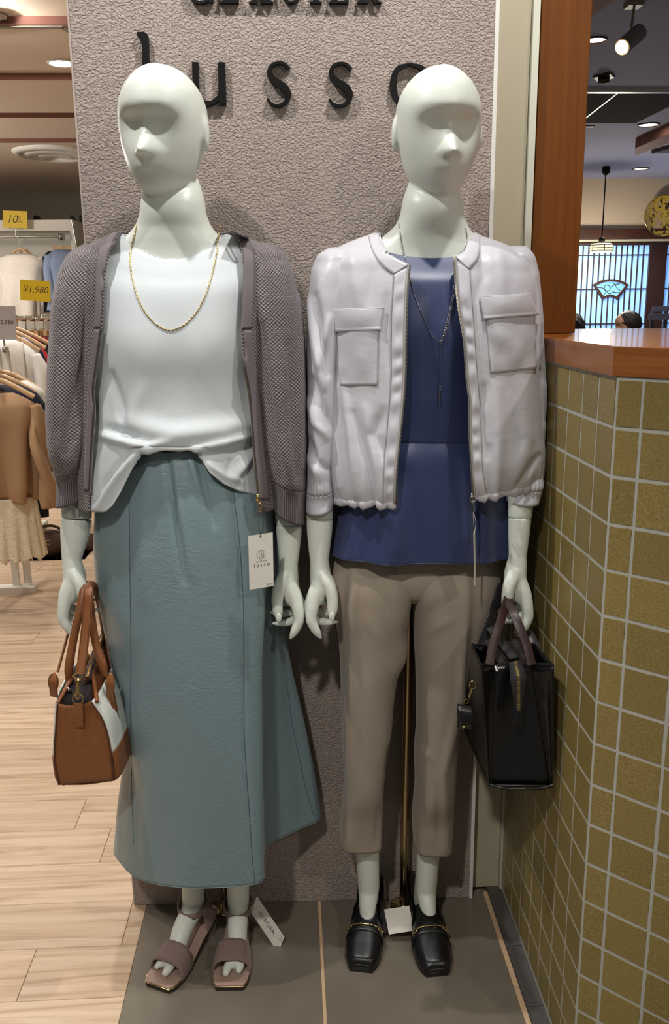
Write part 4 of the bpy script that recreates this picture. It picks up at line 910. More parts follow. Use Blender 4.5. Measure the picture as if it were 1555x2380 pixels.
hs_ = Shell([(1225, 800, 1140, 1.67, .055, .09, 2.4), (1300, 772, 1156, 1.668, .072, .095, 2.5), (1345, 776, 1150, 1.667, .074, .095, 2.6), (1372, 830, 1090, 1.668, .062, .09, 2.4), (1386, 920, 990, 1.668, .045, .07, 2.2)], 40, 140).full()
garment(MB().grid(hs_, wrapu=True).fan(hs_[-1]), 'trouser_seat', 'taupe_twill', tr, .0018)
fs = MB(); trt = cast_tree([MB().grid(lgL, wrapu=True), MB().grid(lgR, wrapu=True)])
Q, N_ = lay(trt, [(947, 1300), (950, 1340), (953, 1380)], 16, .0004); fs.tube(Q, .0006, 5); obj('fly_seam', fs, 'taupe_twill', tr)
# ---- jacket
oL = [(530, 884), (545, 884), (569, 889), (593, 906), (604, 925), (613, 948), (619, 952), (662, 947), (770, 943), (886, 941), (963, 935), (1021, 929), (1079, 923), (1183, 916), (1230, 912)]
oR = [(530, 1092), (545, 1091), (569, 1087), (588, 1077), (595, 1058), (600, 1055), (654, 1057), (731, 1066), (789, 1076), (886, 1083), (924, 1088), (1001, 1089), (1079, 1093), (1163, 1098), (1230, 1100)]
js = Shell([(541, 872, 1104, 1.682, .055, .062, 2, .020), (550, 848, 1122, 1.680, .070, .073, 2.1, .020), (566, 806, 1164, 1.676, .086, .083, 2.2, .016), (594, 758, 1216, 1.672, .098, .09, 2.3, .006), (640, 744, 1238, 1.668, .110, .094, 2.4), (770, 754, 1240, 1.660, .128, .098, 2.5), (880, 757, 1246, 1.656, .134, .10, 2.5), (1000, 757, 1254, 1.652, .140, .10, 2.5), (1070, 757, 1256, 1.650, .142, .10, 2.5), (1110, 762, 1253, 1.650, .138, .10, 2.5), (1136, 772, 1246, 1.650, .130, .10, 2.5)], 130, 300)
Pj = js.opened(oL, oR)
w = np.clip((js.py-1000)/136, 0, 1)[:, None]; Pj[..., 2] -= w*.042*(-(Pj[..., 0]-.245)/.24)*.5
nj = Pj.shape[1]; u = np.linspace(0, 1, nj); gw = np.clip((js.py-1060)/76, 0, 1)[:, None]**1.6
ph = u*2*PI*34+2.2*np.sin(u*31)+1.3*np.sin(u*77)
Pj = Pj+normals_of(Pj)*(gw*.0048*np.sin(ph)*(.55+.45*np.sin(u*47)))[..., None]
Pj = fold(Pj, [([(800, 900), (815, 1000), (830, 1150)], 10, .009), ([(822, 960), (850, 1060), (872, 1170)], 9, -.008), ([(850, 950), (870, 1060), (885, 1160)], 10, .006), ([(775, 880), (772, 1000), (785, 1130)], 10, .005), ([(890, 960), (870, 1010), (890, 1060)], 14, -.008), ([(900, 690), (896, 780), (905, 850)], 10, -.004),
               ([(1125, 900), (1118, 960), (1130, 1060)], 10, -.007), ([(1150, 900), (1160, 1020), (1150, 1120)], 16, .006), ([(1140, 1040), (1150, 1130)], 8, -.006), ([(1215, 900), (1225, 1020), (1200, 1110)], 16, .005), ([(1250, 1060), (1215, 1110), (1200, 1135)], 8, -.006), ([(1115, 560), (1125, 640), (1110, 690)], 12, -.004), ([(1160, 580), (1170, 670)], 14, .003), ([(820, 580), (830, 700)], 16, .003), ([(870, 620), (860, 700)], 14, -.003)], 1.66)
jk = thing('jacket', 'pale lilac grey zip jacket with two flap pockets and gathered hem', 'jacket', W(980, 1170, 1.62))
jk_mb = MB().grid(Pj); garment(jk_mb, 'body', 'pale_lilac_polyester', jk, .0018)
jt = cast_tree([jk_mb])
# gathered hem roll
b0 = Pj[-1]; nrm = normals_of(Pj)[-1]; hr = MB(); cen = b0.mean(0)
rr = .0060+.0010*np.sin(ph*1.0)+.0008*np.sin(ph*2.3)
hr.tube([p+np.array([0, 0, .002]) for p in b0], list(rr), 12, flat=(1.35, .8)); obj('hem_band', hr, 'pale_lilac_polyester', jk)
slj = dict(mat='pale_lilac_polyester', cmat='pale_lilac_polyester', parent=jk)
sleeve([(578, 764, 815, 1.676, .030, .03), (590, 744, 826, 1.672, .052, .05), (616, 730, 828, 1.67, .066, .06), (680, 719, 820, 1.665, .076, .062), (770, 714, 800, 1.66, .080, .062), (886, 713, 786, 1.65, .080, .06), (1000, 713, 778, 1.64, .076, .056), (1060, 713, 772, 1.632, .070, .052), (1105, 714, 770, 1.626, .062, .048), (1138, 714, 772, 1.62, .053, .044), (1146, 713, 773, 1.62, .048, .042), (1184, 711, 771, 1.616, .047, .041)],
       [([(735, 690), (742, 780), (760, 870)], 9, -.011), ([(722, 700), (735, 800), (752, 900)], 9, .008), ([(765, 740), (752, 800), (745, 850)], 8, .007), ([(728, 880), (745, 940), (765, 985)], 9, -.010), ([(722, 930), (735, 985), (758, 1015)], 8, .008), ([(718, 1020), (735, 1075), (760, 1090)], 8, -.008), ([(720, 1060), (740, 1110)], 8, .006), ([(748, 640), (742, 720)], 12, .004)], 1140, slant=.12, gather=.0016, **slj)
sleeve([(575, 1175, 1222, 1.672, .030, .03), (590, 1165, 1234, 1.668, .045, .05), (620, 1166, 1244, 1.664, .050, .055), (680, 1170, 1252, 1.660, .050, .055), (770, 1178, 1259, 1.652, .050, .05), (880, 1184, 1264, 1.646, .050, .05), (960, 1186, 1264, 1.640, .050, .05), (1040, 1184, 1258, 1.630, .050, .048), (1100, 1180, 1256, 1.612, .050, .044), (1128, 1179, 1257, 1.600, .046, .042), (1136, 1179, 1256, 1.598, .042, .040), (1166, 1180, 1248, 1.590, .040, .038)],
       [([(1240, 640), (1250, 760), (1252, 850)], 8, .006), ([(1256, 760), (1262, 880)], 7, -.004), ([(1250, 900), (1262, 980)], 8, -.006), ([(1262, 900), (1256, 1040)], 8, .004)], 1132, slant=-.02, gather=.0014, **slj)
# collar bands, front plackets
eb = lambda a, b, nm_, n=46, off=.0022, dY=1.655: edge_band(jt, a, b, n, off, nm_, 'pale_lilac_polyester', jk, dY)
eb([(886, 549), (891, 568), (907, 592), (926, 604), (951, 615)], [(857, 549), (861, 570), (875, 600), (892, 622), (915, 639)], 'collar_band')
eb([(1089, 549), (1085, 569), (1075, 588), (1056, 597)], [(1115, 549), (1115, 572), (1110, 602), (1090, 628)], 'collar_band')
def placket(A, B, n, seed, dY):
    A, B = curve_pts(A, n), curve_pts(B, n); P = np.zeros((n, 9, 3))
    for j in range(n):
        for i in range(9):
            x, y = A[j]+(B[j]-A[j])*(.05+.95*i/8); f = i/8
            pk = .0016*math.sin(j*.62+1.6*math.sin(j*.13+seed)+.8*f)*math.sin(PI*f)*min(1, j/12)
            P[j, i] = cast(jt, x, y, .0016+pk+.0012*math.sin(PI*f), dY)[0]
    g = MB().grid(P); return garment(g, 'placket', 'pale_lilac_polyester', jk, .0016)
LA = [(947, 662), (943, 770), (941, 886), (935, 963), (929, 1021), (923, 1079), (916, 1180)]; LB = [(915, 642), (911, 731), (909, 886), (905, 950), (899, 1021), (893, 1079), (888, 1184)]
RA = [(1057, 610), (1066, 731), (1076, 789), (1083, 886), (1088, 924), (1089, 1001), (1093, 1079), (1098, 1160)]; RB = [(1091, 630), (1099, 731), (1104, 800), (1110, 886), (1113, 930), (1116, 1001), (1120, 1075), (1130, 1160)]
placket([(951, 622)]+LA, [(915, 640)]+LB[0:], 110, 0, 1.54); placket(RA, RB, 110, 2, 1.54)
for ln_ in (LB, RB):
    Q, N_ = lay(jt, ln_, 90, .0032, 1.54, 3); m_ = MB(); m_.tube(Q, .0006, 5); obj('stitching', m_, 'stitch', jk)
for line, sgn, nm_ in (([(951, 620), (947, 662), (943, 770), (941, 886), (935, 963), (929, 1021), (923, 1079), (916, 1184)], -1, 'l'), ([(1056, 600), (1058, 654), (1067, 731), (1077, 789), (1084, 886), (1089, 924), (1090, 1001), (1094, 1079), (1098, 1150)], 1, 'r')):
    Q, N_ = lay(jt, [(x+sgn*3, y) for x, y in line], 110, .0045, 1.54, 3)
    tm_ = MB(); tm_.band([q-np.array([sgn*.001, 0, 0]) for q in Q], [tuple(n) for n in N_], .0045, .0008); obj('zip_tape', tm_, M('grey_tape', (170, 166, 162), .8), jk)
    dots(jk, 'zip_teeth', Q-np.array([sgn*.0036, .0008, 0]), N_, 'pale_gold', .0023, (.0030, .0014, .0018), sgn)
zc = W(1098, 1156, 1.515); zp = MB(); zp.box(zc-[.003, .002, .007], zc+[.003, .002, .007]); r_ = [zc+np.array([.0045*math.cos(a), -.003, .0045*math.sin(a)-.002]) for a in np.linspace(0, 2*PI, 16, endpoint=False)]; zp.tube(r_, .0012, 6, closed=True)
zp.tube([zc+[.002, -.003, -.008], zc+[.003, -.004, -.026]], .0016, 8); obj('zip_pull', zp, 'silver', jk)
# pockets and flaps
def pocket(body, flap, seed):
    g = patch(jt, body, 22, 26, .0024, 1.56, 5, .005); g = wrinkle(g, .0035, 26, seed); p = garment(MB().grid(g), 'pocket', 'pale_lilac_polyester', jk, .0018)
    rim = np.r_[g[:, 0], g[-1, 1:], g[::-1, -1][1:]]; m_ = MB(); m_.tube(rim, .0010, 5); obj('stitching', m_, 'stitch', p)
    f = patch(jt, flap, 22, 12, .0055, 1.56, 3, .004); f[-1] += np.array([0, -.003, 0]); fo = garment(MB().grid(f), 'flap', 'pale_lilac_polyester', p, .0026)
    m_ = MB(); m_.tube(f[0]+np.array([0, -.001, -.001]), .0010, 5); obj('stitching', m_, 'stitch', p)
    return p
pocket([(783, 752), (881, 752), (877, 895), (794, 896)], [(778, 719), (892, 716), (884, 767), (773, 771)], 3)
pocket([(1128, 730), (1238, 728), (1243, 856), (1140, 868)], [(1113, 692), (1226, 684), (1245, 732), (1122, 743)], 11)
# ---- silver necklace
btree = cast_tree([nav1, MB().grid(Shell(RS, 90, 90).full(), wrapu=True)])
nl = [(928, 520), (933, 560), (941, 596), (953, 650), (968, 700), (990, 752), (1012, 788), (1024, 797)]
nr = [(1080, 530), (1084, 552), (1078, 580), (1068, 620), (1056, 672), (1048, 715), (1038, 755), (1028, 790), (1024, 797)]
nk_ = thing('necklace', 'silver lariat necklace with a long bar drop on the navy top', 'necklace', W(1024, 940, 1.53))
Q, N_ = lay(btree, nl, 150, .002, 1.57, 6); m_ = MB(); m_.tube(Q, .0007, 6); bk = curve_pts([Q[0], W(935, 525, 1.72), W(1005, 528, 1.735), W(1072, 528, 1.72), W(1080, 530, 1.66)], 30); m_.tube(bk, .0007, 6); obj('fine_chain', m_, 'silver', nk_)
Q, N_ = lay(btree, nr, 90, .0025, 1.57, 6); m_ = MB(); m_.tube(Q[:40], .0008, 6); obj('fine_chain', m_, 'silver', nk_)
ch = MB()
for k in range(38, 89, 2):
    p, q = Q[k], Q[k+1]; t_ = (q-p)/np.linalg.norm(q-p); s_ = np.cross(t_, N_[k]) if (k//2) % 2 else N_[k]*.6+np.cross(t_, N_[k])*.6
    ch.tube([p+N_[k]*.001+t_*.0034*math.cos(a)+s_*.0021*math.sin(a) for a in np.linspace(0, 2*PI, 10, endpoint=False)], .0006, 5, closed=True)
o_ = obj('link_chain', ch, 'silver', nk_); o_['kind'] = 'stuff'
dp, _ = lay(btree, [(1024, 797), (1023.5, 850), (1023, 897)], 12, .003, 1.56); m_ = MB(); m_.tube(dp, .0008, 6); obj('drop_chain', m_, 'silver', nk_)
e_ = dp[-1]; m_ = MB(); m_.tube([e_+np.array([.002*math.cos(a), -.001, -.003+.003*math.sin(a)]) for a in np.linspace(0, 2*PI, 12, endpoint=False)], .0005, 5, closed=True); obj('ring', m_, 'silver', nk_)
b1, _ = lay(btree, [(1022.5, 905), (1022, 939)], 5, .004, 1.56); m_ = MB(); m_.band(b1, (0, -1, 0), .0030, .0022); obj('bar_pendant', m_, 'silver', nk_)
# ---- edge-on swing tag of the jacket
root, place, w_, h_ = flat_card('swing_tag', 'narrow swing tag seen edge on against the navy top', [(1101, 1236), (1104.5, 1236), (1106.5, 1361), (1103.5, 1361)], [1.50, 1.53, 1.53, 1.50])
m_ = MB(); m_.tube(curve_pts([W(1103, 1240, 1.512), W(1101, 1215, 1.513), W(1100, 1190, 1.512)], 8), .0004, 5); m_.tube(curve_pts([W(1103, 1240, 1.512), W(1106, 1215, 1.513), W(1101, 1190, 1.512)], 8), .0004, 5); obj('thread', m_, 'tag_card', root)
# ================================================================== shoes
M('black_leather', (18, 18, 20), .34, spec=.55, bump=(420, .00012, 3))
M('mauve_suede', (138, 116, 112), .8, spec=.2, sheen=.2, bump=(900, .0002, 2))
M('mauve_insole', (168, 140, 128), .55)
M('sole_dark', (52, 42, 38), .6)
class Last:
    """a shoe's own axes: s 0 (heel) .. 1 (toe), b sideways, z up"""
    def __init__(s, heel, toe): s.o = np.array([heel[0], heel[1], 0.]); d = np.array([toe[0]-heel[0], toe[1]-heel[1], 0.]); s.L = np.linalg.norm(d); s.a = d/s.L; s.b = np.array([-s.a[1], s.a[0], 0])
    def __call__(s, t, b, z): return s.o+s.a*s.L*t+s.b*b+np.array([0, 0, z])
def outline(last, ws, z, n=44, k=1.0):
    t = np.linspace(0, 1, n); w = spline(np.array(ws, float), t)[:, 0]*k
    zf = z if callable(z) else (lambda q: z)
    A = [last(q, ww, zf(q)) for q, ww in zip(t, w)]; B = [last(q, -ww, zf(q)) for q, ww in zip(t[::-1], w[::-1])]
    return np.array(A+B)
def slab_between(lo, hi):
    n = len(lo); mb = MB(); mb.grid(np.array([lo, hi]), wrapu=True); h = n//2
    for R_ in (lo, hi):      # quads across the sole
        mb.add(R_, [(i, i+1, n-2-i, n-1-i) for i in range(h-1)])
    return mb
def loafer(heel, toe, label):
    la = Last(heel, toe); root = thing('loafer', label, 'shoe', la(.5, 0, 0), 'pair of black loafers')
    ws = [(0, .016), (.03, .023), (.12, .0295), (.35, .0285), (.55, .034), (.70, .0385), (.85, .0365), (.94, .031), (1, .0235)]
    lo, hi = outline(la, ws, .003), outline(la, ws, .013); obj('sole', slab_between(lo, hi), 'black_leather', root, angle=40)
    hl_ = [(0, .016), (.03, .023), (.12, .0295), (.26, .029)]
    # vamp
    nv, nu = 34, 30; P = np.zeros((nv, nu, 3)); wf = lambda t: spline(np.array(ws, float), np.array([t]))[0, 0]
    for j in range(nv):
        t = .44+.557*j/(nv-1); h = np.interp(t, [.44, .6, .7, .82, .92, .97, 1], [.082, .065, .057, .046, .0375, .033, .022]); w_ = wf(t)*1.02
        for i in range(nu):
            f = PI*i/(nu-1); x = w_*math.copysign(abs(math.cos(f))**.75, math.cos(f)); P[j, i] = la(t+(.004 if j == nv-1 else 0), x, .010+(h-.010)*math.sin(f)**.62)
    va = obj('vamp', MB().grid(P).fan(P[-1]), 'black_leather', root, solid=.0022)
    tube_ = MB(); tube_.tube(P[0], .0013, 6); obj('topline', tube_, 'black_leather', va)
    # raised toe outline
    tl = [la(q, x, z) for q, x, z in ((.82, .0265, .0405), (.90, .0245, .0375), (.955, .0205, .0345), (.972, .012, .0345), (.975, 0, .035), (.972, -.012, .0345), (.955, -.0205, .0345), (.90, -.0245, .0375), (.82, -.0265, .0405))]
    m_ = MB(); m_.tube(curve_pts(tl, 30), .0012, 6); obj('apron_seam', m_, 'black_leather', va)
    # quarters round the heel
    ts = np.r_[np.linspace(.54, .02, 26), np.linspace(0, .54, 27)[0:]]; sg_ = np.r_[np.ones(26), -np.ones(27)]; Q = np.zeros((10, 53, 3))
    for i in range(53):
        t, sd = ts[i], sg_[i]; w_ = wf(t)*1.02; hc = np.interp(t, [0, .12, .3, .47, .54], [.088, .080, .066, .070, .060])
        for j in range(10):
            f = j/9; x = sd*w_*(1.04-.10*f**2); Q[j, i] = la(t-(.012*f*(1-t/.1) if t < .1 else 0)*0+.004*f*(t < .05), x, .010+(hc-.010)*f)
    qo = obj('quarter', MB().grid(Q), 'black_leather', root, solid=.0022)
    m_ = MB(); m_.tube(Q[-1], .0013, 6); obj('topline', m_, 'black_leather', qo)
    obj('lining', MB().grid(Q*1.0+(la(.3, 0, .03)-Q)*.05), M('brown_lining', (60, 44, 36), .7), qo)
    # saddle strap and bit
    def over(t, f, off): h = np.interp(t, [.44, .6, .7, .82], [.082, .065, .057, .046]); w_ = wf(t)*1.02+off; return la(t, w_*math.copysign(abs(math.cos(f))**.75, math.cos(f)), .010+(h-.010+off)*math.sin(f)**.62)
    S_ = np.array([[over(t, f, .0022) for f in np.linspace(.10, PI-.10, 26)] for t in (.625, .645, .70, .72)]); st_ = obj('saddle_strap', MB().grid(S_), 'black_leather', root, solid=.0022)
    b_ = MB(); b_.tube([over(.672, f, .0065) for f in np.linspace(.95, PI-.95, 14)], .0013, 8)
    for f in (1.42, 1.72): b_.tube([over(.664, f, .0065), over(.680, f, .0065)], .0022, 8)
    obj('bit_bar', b_, 'gold', st_)
    for f0_, sd in ((.78, 1), (PI-.78, -1)):
        ring_ = [over(.672+.016*math.sin(a), f0_+.19*math.cos(a), .0055) for a in np.linspace(0, 2*PI, 18, endpoint=False)]
        b_ = MB(); b_.tube(ring_, .0013, 6, closed=True); obj('bit_ring', b_, 'gold', st_)
    return root
loafer(G(866, 2103)[:2], G(839, 2262)[:2], 'black leather loafer with gold bit, nearer the skirt')
loafer(G(967, 2098)[:2], G(1016, 2272)[:2], 'black leather loafer with gold bit, nearer the tiled wall')
def sandal(heel, toe, label, ankle, buckle):
    la = Last(heel, toe); root = thing('sandal', label, 'shoe', la(.5, 0, 0), 'pair of mauve block heel sandals')
    ws = [(0, .015), (.03, .021), (.12, .0255), (.35, .0265), (.55, .033), (.72, .0395), (.86, .039), (.95, .035), (1, .0285)]
    zt = lambda q: .0135+.040*(1-min(1, max(0, q/.62)))**1.6
    zb = lambda q: zt(q)-.0105
    lo, hi = outline(la, ws, zb), outline(la, ws, zt); obj('sole', slab_between(lo, hi), 'sole_dark', root, angle=40)
    obj('insole', slab_between(outline(la, ws, lambda q: zt(q)-.001, k=.985), outline(la, ws, lambda q: zt(q)+.0022, k=.97)), 'mauve_insole', root, angle=40)
    n = 44; h = outline(la, ws, lambda q: zt(q)-.0015, k=1.005); m_ = MB(); m_.tube(np.r_[h[26:44], h[44:62]], .0012, 6); obj('gold_welt', m_, 'gold', root)
    # block heel
    hb = [(0, .0145), (.03, .0205), (.12, .0245), (.24, .0255)]
    t = np.linspace(0, .24, 12); w_ = spline(np.array(hb, float), t)[:, 0]
    top_ = [la(q, x, zb(q)+.001) for q, x in zip(t, w_)]+[la(q, -x, zb(q)+.001) for q, x in zip(t[::-1], w_[::-1])]
    bot_ = [la(q*.88+.012, x*.92, .003) for q, x in zip(t, w_)]+[la(q*.88+.012, -x*.92, .003) for q, x in zip(t[::-1], w_[::-1])]
    obj('block_heel', slab_between(np.array(bot_), np.array(top_)), 'mauve_suede', root, angle=40)
    # toe band
    wf = lambda q: spline(np.array(ws, float), np.array([q]))[0, 0]
    B_ = np.array([[la(q, wf(q)*1.0*math.copysign(abs(math.cos(f))**.6, math.cos(f)), zt(q)-.004+(hh+.004)*math.sin(f)**.7) for f in np.linspace(.0, PI, 28)] for q, hh in ((.645, .049), (.68, .046), (.74, .041), (.80, .036), (.845, .032))])
    obj('toe_band', MB().grid(B_), 'mauve_suede', root, solid=.0024)
    # ankle strap, heel counter
    c = np.array(ankle); R_ = [c+np.array([.0325*math.cos(a), .0395*math.sin(a)-.001, .004*math.sin(a)]) for a in np.linspace(0, 2*PI, 36, endpoint=False)]
    P = np.array([[p+np.array([0, 0, dz]) for p in R_] for dz in (-.0065, 0, .0065)]); sto = obj('ankle_strap', MB().grid(P, wrapu=True), 'mauve_suede', root, solid=.0022)
    if buckle:
        bc = c+np.array([.029, -.017, 0]); bm_ = MB(); bm_.tube([bc+np.array([.004*math.cos(a)*.6, -.006*math.cos(a)*.6-.002, .0085*math.sin(a)]) for a in np.linspace(0, 2*PI, 14, endpoint=False)], .0011, 6, closed=True); obj('buckle', bm_, 'gold', sto)
    Q = []
    for f in np.linspace(0, 1, 9):
        row = []
        for a in np.linspace(-1, 1, 25):
            q = .26*abs(a)**1.3*(1-.35*f); x = wf(q)*math.copysign(1, a)*min(1, abs(a)*3)*(1-.0*f); base_ = la(q, x, zt(q)); tp_ = c+np.array([0, .002, -.004])+(base_-la(.13, 0, zt(q)))*np.array([1, 1, 0])*1.02
            row.append(base_*(1-f)+np.array([tp_[0], tp_[1], c[2]-.004+(1-abs(a))*.018])*f if abs(a) < .75 else base_*(1-f*.9)+np.array([tp_[0], tp_[1], c[2]-.004])*f*.9)
        Q.append(row)
    obj('heel_counter', MB().grid(np.array(Q)), 'mauve_suede', root, solid=.002)
    return root
aLs = aL+(np.array(G(448, 2118, .075))-aL)*0+np.array([-.002, -.004, .008]); aRs = aR+np.array([.0, -.004, .008])
sandal(G(492, 2150)[:2], G(366, 2303)[:2], 'mauve sandal with block heel, pointing to the wooden floor', aLs, False)
sandal(G(560, 2128)[:2], G(534, 2305)[:2], 'mauve sandal with gold buckle and price card at the ankle', aRs, True)
# ---- cards by the shoes
root, place, w_, h_ = flat_card('shoe_tag', 'white card tag leaning from the sandal ankle strap', [(597, 2083), (661, 2178), (640, 2214), (583, 2120)], [1.70, 1.665, 1.66, 1.695], mat='tag_card')
print_on(root, place, w_, h_, 'GLACIER', .0125, .47, .53, name='lettering', spacing=1.2)
im = MB(); im.tube([place(.90, .62), place(.97, .62), place(.97, .84), place(.90, .84)], .0003, 4, closed=True); im.tube([place(.92, .66), place(.95, .80)], .0003, 4); obj('print_mark', im, 'ink', root)
root, place, w_, h_ = flat_card('shoe_tag', 'blank white card lying between the black loafers', [(893, 2114), (951, 2105), (962, 2162), (904, 2172)], [1.69, 1.685, 1.665, 1.66])
root2, place2, _, _ = flat_card('shoe_tag', 'grey backed card half hidden under the blank white card', [(884, 2112), (898, 2112), (902, 2171), (888, 2170)], [1.698, 1.695, 1.675, 1.675], mat='zip_tape')
# ================================================================== handbags
M('tan_leather', (134, 83, 48), .42, spec=.45, bump=(330, .0004, 3))
M('tan_edge', (84, 46, 26), .6)
M('white_canvas', (222, 226, 220), .8, spec=.2, bump=(1300, .0005, 2))
M('burgundy_leather', (46, 23, 23), .4, bump=(330, .0003, 3))
M('black_smooth', (17, 17, 19), .26, spec=.6, bump=(120, .0002, 2))
M('dark_lining', (30, 20, 20), .8)
def xz(px, py, Y): p = W(px, py, Y); return np.array([p[0], p[2]])
# ---- tan and white bag in the hand beside the wooden floor
Y0, Y1 = 1.50, 1.735
bag = thing('handbag', 'tan leather and white canvas handbag hanging from the mannequin hand', 'handbag', W(200, 1820, 1.6))
def bag_sheet(pts, name, mat, bulge, solid=.003, parent=bag, y0=Y0, y1=Y1):
    C_ = curve_pts([xz(x, y, Y0) for x, y in pts], 24); T = np.gradient(C_, axis=0); N = np.c_[T[:, 1], -T[:, 0]]; N /= np.linalg.norm(N, axis=1, keepdims=True)
    c = np.array(xz(198, 1740, Y0)); N = np.where(((C_-c)*N).sum(1, keepdims=True) < 0, -N, N); rows = []
    for f in np.linspace(0, 1, 22):
        b = bulge*math.sin(PI*f)**.35; Q = C_+N*b; rows.append([(p[0], y0+(y1-y0)*f, p[1]) for p in Q])
    return obj(name, MB().grid(np.array(rows)), mat, parent, solid=solid)
bag_sheet([(134, 1634), (130, 1690), (127, 1763)], 'canvas_panel', 'white_canvas', .011)
bag_sheet([(213, 1630), (239, 1670), (259, 1750)], 'canvas_panel', 'white_canvas', .011)
bag_sheet([(127, 1762), (130, 1795), (138, 1820), (150, 1824)], 'leather_base', 'tan_leather', .0115)
bag_sheet([(259, 1749), (266, 1785), (266, 1810), (256, 1815)], 'leather_base', 'tan_leather', .0115)
bag_sheet([(140, 1823), (200, 1822), (264, 1813)], 'bottom', 'tan_leather', .002)
def gusset(Y, inward, name):
    TLx, BLx = [(135, 1634), (131, 1690), (128, 1762), (138, 1822)], [(212, 1629), (238, 1669), (259, 1750), (265, 1812)]
    A = curve_pts([xz(x, y, Y0) for x, y in TLx], 20); B = curve_pts([xz(x, y, Y0) for x, y in BLx], 20); P = np.zeros((20, 17, 3))
    for j in range(20):
        for i in range(17):
            f = i/16; p = A[j]+(B[j]-A[j])*f; dip = .006*math.sin(PI*f)*(1-j/19) if j < 5 else 0
            d = inward*(.012*math.sin(PI*f)*(1-(j/19)**1.5)-.006*math.sin(PI*f)*math.sin(PI*j/19)); P[j, i] = (p[0], Y+d, p[1]-.012*math.sin(PI*f)*max(0, 1-j/4))
    return obj(name, MB().grid(P), 'tan_leather', bag, solid=.003), P
g1, GP = gusset(Y0-.002, 1, 'gusset'); gusset(Y1+.002, -1, 'gusset')
for side in (0, -1):
    m_ = MB(); m_.tube(GP[:, side]+np.array([0, -.0015, 0]), .0017, 8); obj('piping', m_, 'tan_edge', g1)
# rolled top edges and inner pocket
for (a, b, c) in (((134, 1634), (160, 1588), (172, 1572)), ((226, 1631), (221, 1600), (217, 1570))):
    m_ = MB(); m_.tube(curve_pts([W(*a, Y0), W(*b, Y0+.03), W(*c, Y0+.06)], 12), .0038, 10); obj('rolled_edge', m_, 'tan_leather', bag)
ln = MB().grid(np.array([[W(136, 1634, Y0+.004), W(175, 1655, Y0+.01), W(213, 1632, Y0+.004)], [W(160, 1590, Y0+.03), W(180, 1610, Y0+.03), W(213, 1600, Y0+.03)], [W(176, 1574, Y0+.08), W(190, 1580, Y0+.08), W(216, 1572, Y0+.08)]])); obj('lining', ln, 'dark_lining', bag, solid=.002)
tpz = MB().grid(np.array([[W(x, y, Y) for x, y in ((192+dx, 1586-dy), (205+dx, 1574-dy), (216+dx, 1580-dy))] for dx, dy, Y in ((0, 0, Y0+.05), (14, 45, Y0+.12), (34, 100, Y0+.21))])); obj('top_panel', tpz, 'tan_leather', bag, solid=.003)
Q = curve_pts([W(203, 1574, Y0+.046), W(219, 1525, Y0+.12), W(243, 1468, Y0+.21)], 30); Nz = np.tile(np.array([0, -.5, .86]), (30, 1))
tz = MB(); tz.band(list(Q), (0, -.5, .86), .012, .001); obj('zip_tape', tz, 'zip_tape', bag)
dots(bag, 'zip_teeth', Q+np.array([0, -.001, .001]), Nz, 'gold', .0024, (.0055, .0014, .0018), 1)
mg = MB(); mg.lathe([(0, 0), (.006, 0), (.005, .003), (0, .003)], W(158, 1604, Y0+.02), 14, 'y'); obj('snap', mg, 'silver', bag)
# handles: two padded tubes through the hand
hx = W(199, 1362, 1.575)
def handle(pts, r, name='handle', mat='tan_leather'):
    C_ = curve_pts(pts, 40); w = np.interp(np.linspace(0, 1, 40), [0, .06, .15, .85, .94, 1], [.6, 1.15, 1, 1, 1.15, .6]); m_ = MB(); m_.tube(C_, list(r*w), 12, flat=(1, .8)); return obj(name, m_, mat, bag)
handle([W(158, 1585, Y0+.045), W(160, 1555, Y0+.045), W(172, 1480, 1.555), W(187, 1412, 1.565), W(196, 1366, 1.585), W(203, 1358, 1.61), W(206, 1380, 1.64), W(204, 1440, 1.665), W(190, 1540, 1.69), W(188, 1562, 1.69)], .0078)
handle([W(245, 1572, Y0+.045), W(240, 1550, Y0+.045), W(224, 1500, 1.555), W(212, 1430, 1.565), W(208, 1372, 1.585), W(213, 1358, 1.61), W(226, 1378, 1.64), W(238, 1430, 1.665), W(250, 1520, 1.69), W(252, 1540, 1.69)], .0078)
sp_ = [W(202, 1357, 1.575), W(205, 1372, 1.548), W(203, 1420, 1.538), W(196, 1490, 1.525), W(190, 1540, 1.512), W(186, 1565, 1.505)]
m_ = MB(); m_.band(list(curve_pts(sp_, 30)), (0, -1, .25), .0170, .0035); so = obj('shoulder_strap', m_, 'tan_leather', bag, bevel=.0008)
for dx in (-.0066, .0066):
    m_ = MB(); C_ = curve_pts(sp_, 60)+np.array([dx, -.0021, .0005]); m_.tube(C_, .0005, 4); obj('stitching', m_, M('dark_stitch', (92, 50, 28), .7), so)
m_ = MB(); m_.band(list(curve_pts([W(188, 1545, 1.506), W(186, 1566, 1.500)], 4)), (0, -1, .1), .0165, .004); obj('keeper', m_, 'tan_leather', so)
m_ = MB(); m_.tube([W(182+10*math.cos(a), 1571+6*math.sin(a), 1.500) for a in np.linspace(0, 2*PI, 16, endpoint=False)], .0014, 6, closed=True)
m_.tube([W(182, 1577, 1.499), W(182, 1584, 1.496)], .0052, 10); m_.tube([W(181, 1586, 1.495), W(181.5, 1612, 1.494)], .0028, 8); m_.tube([W(176, 1608, 1.495), W(176, 1620, 1.495), W(181, 1625, 1.495), W(186, 1619, 1.495), W(184, 1606, 1.495)], .0014, 6); obj('swivel_clasp', m_, 'gold', so)
m_ = MB(); m_.tube([W(181+12.5*math.cos(a), 1625+12*math.sin(a), 1.497) for a in np.linspace(0, 2*PI, 20, endpoint=False)], .0015, 6, closed=True); obj('ring', m_, 'gold', bag)
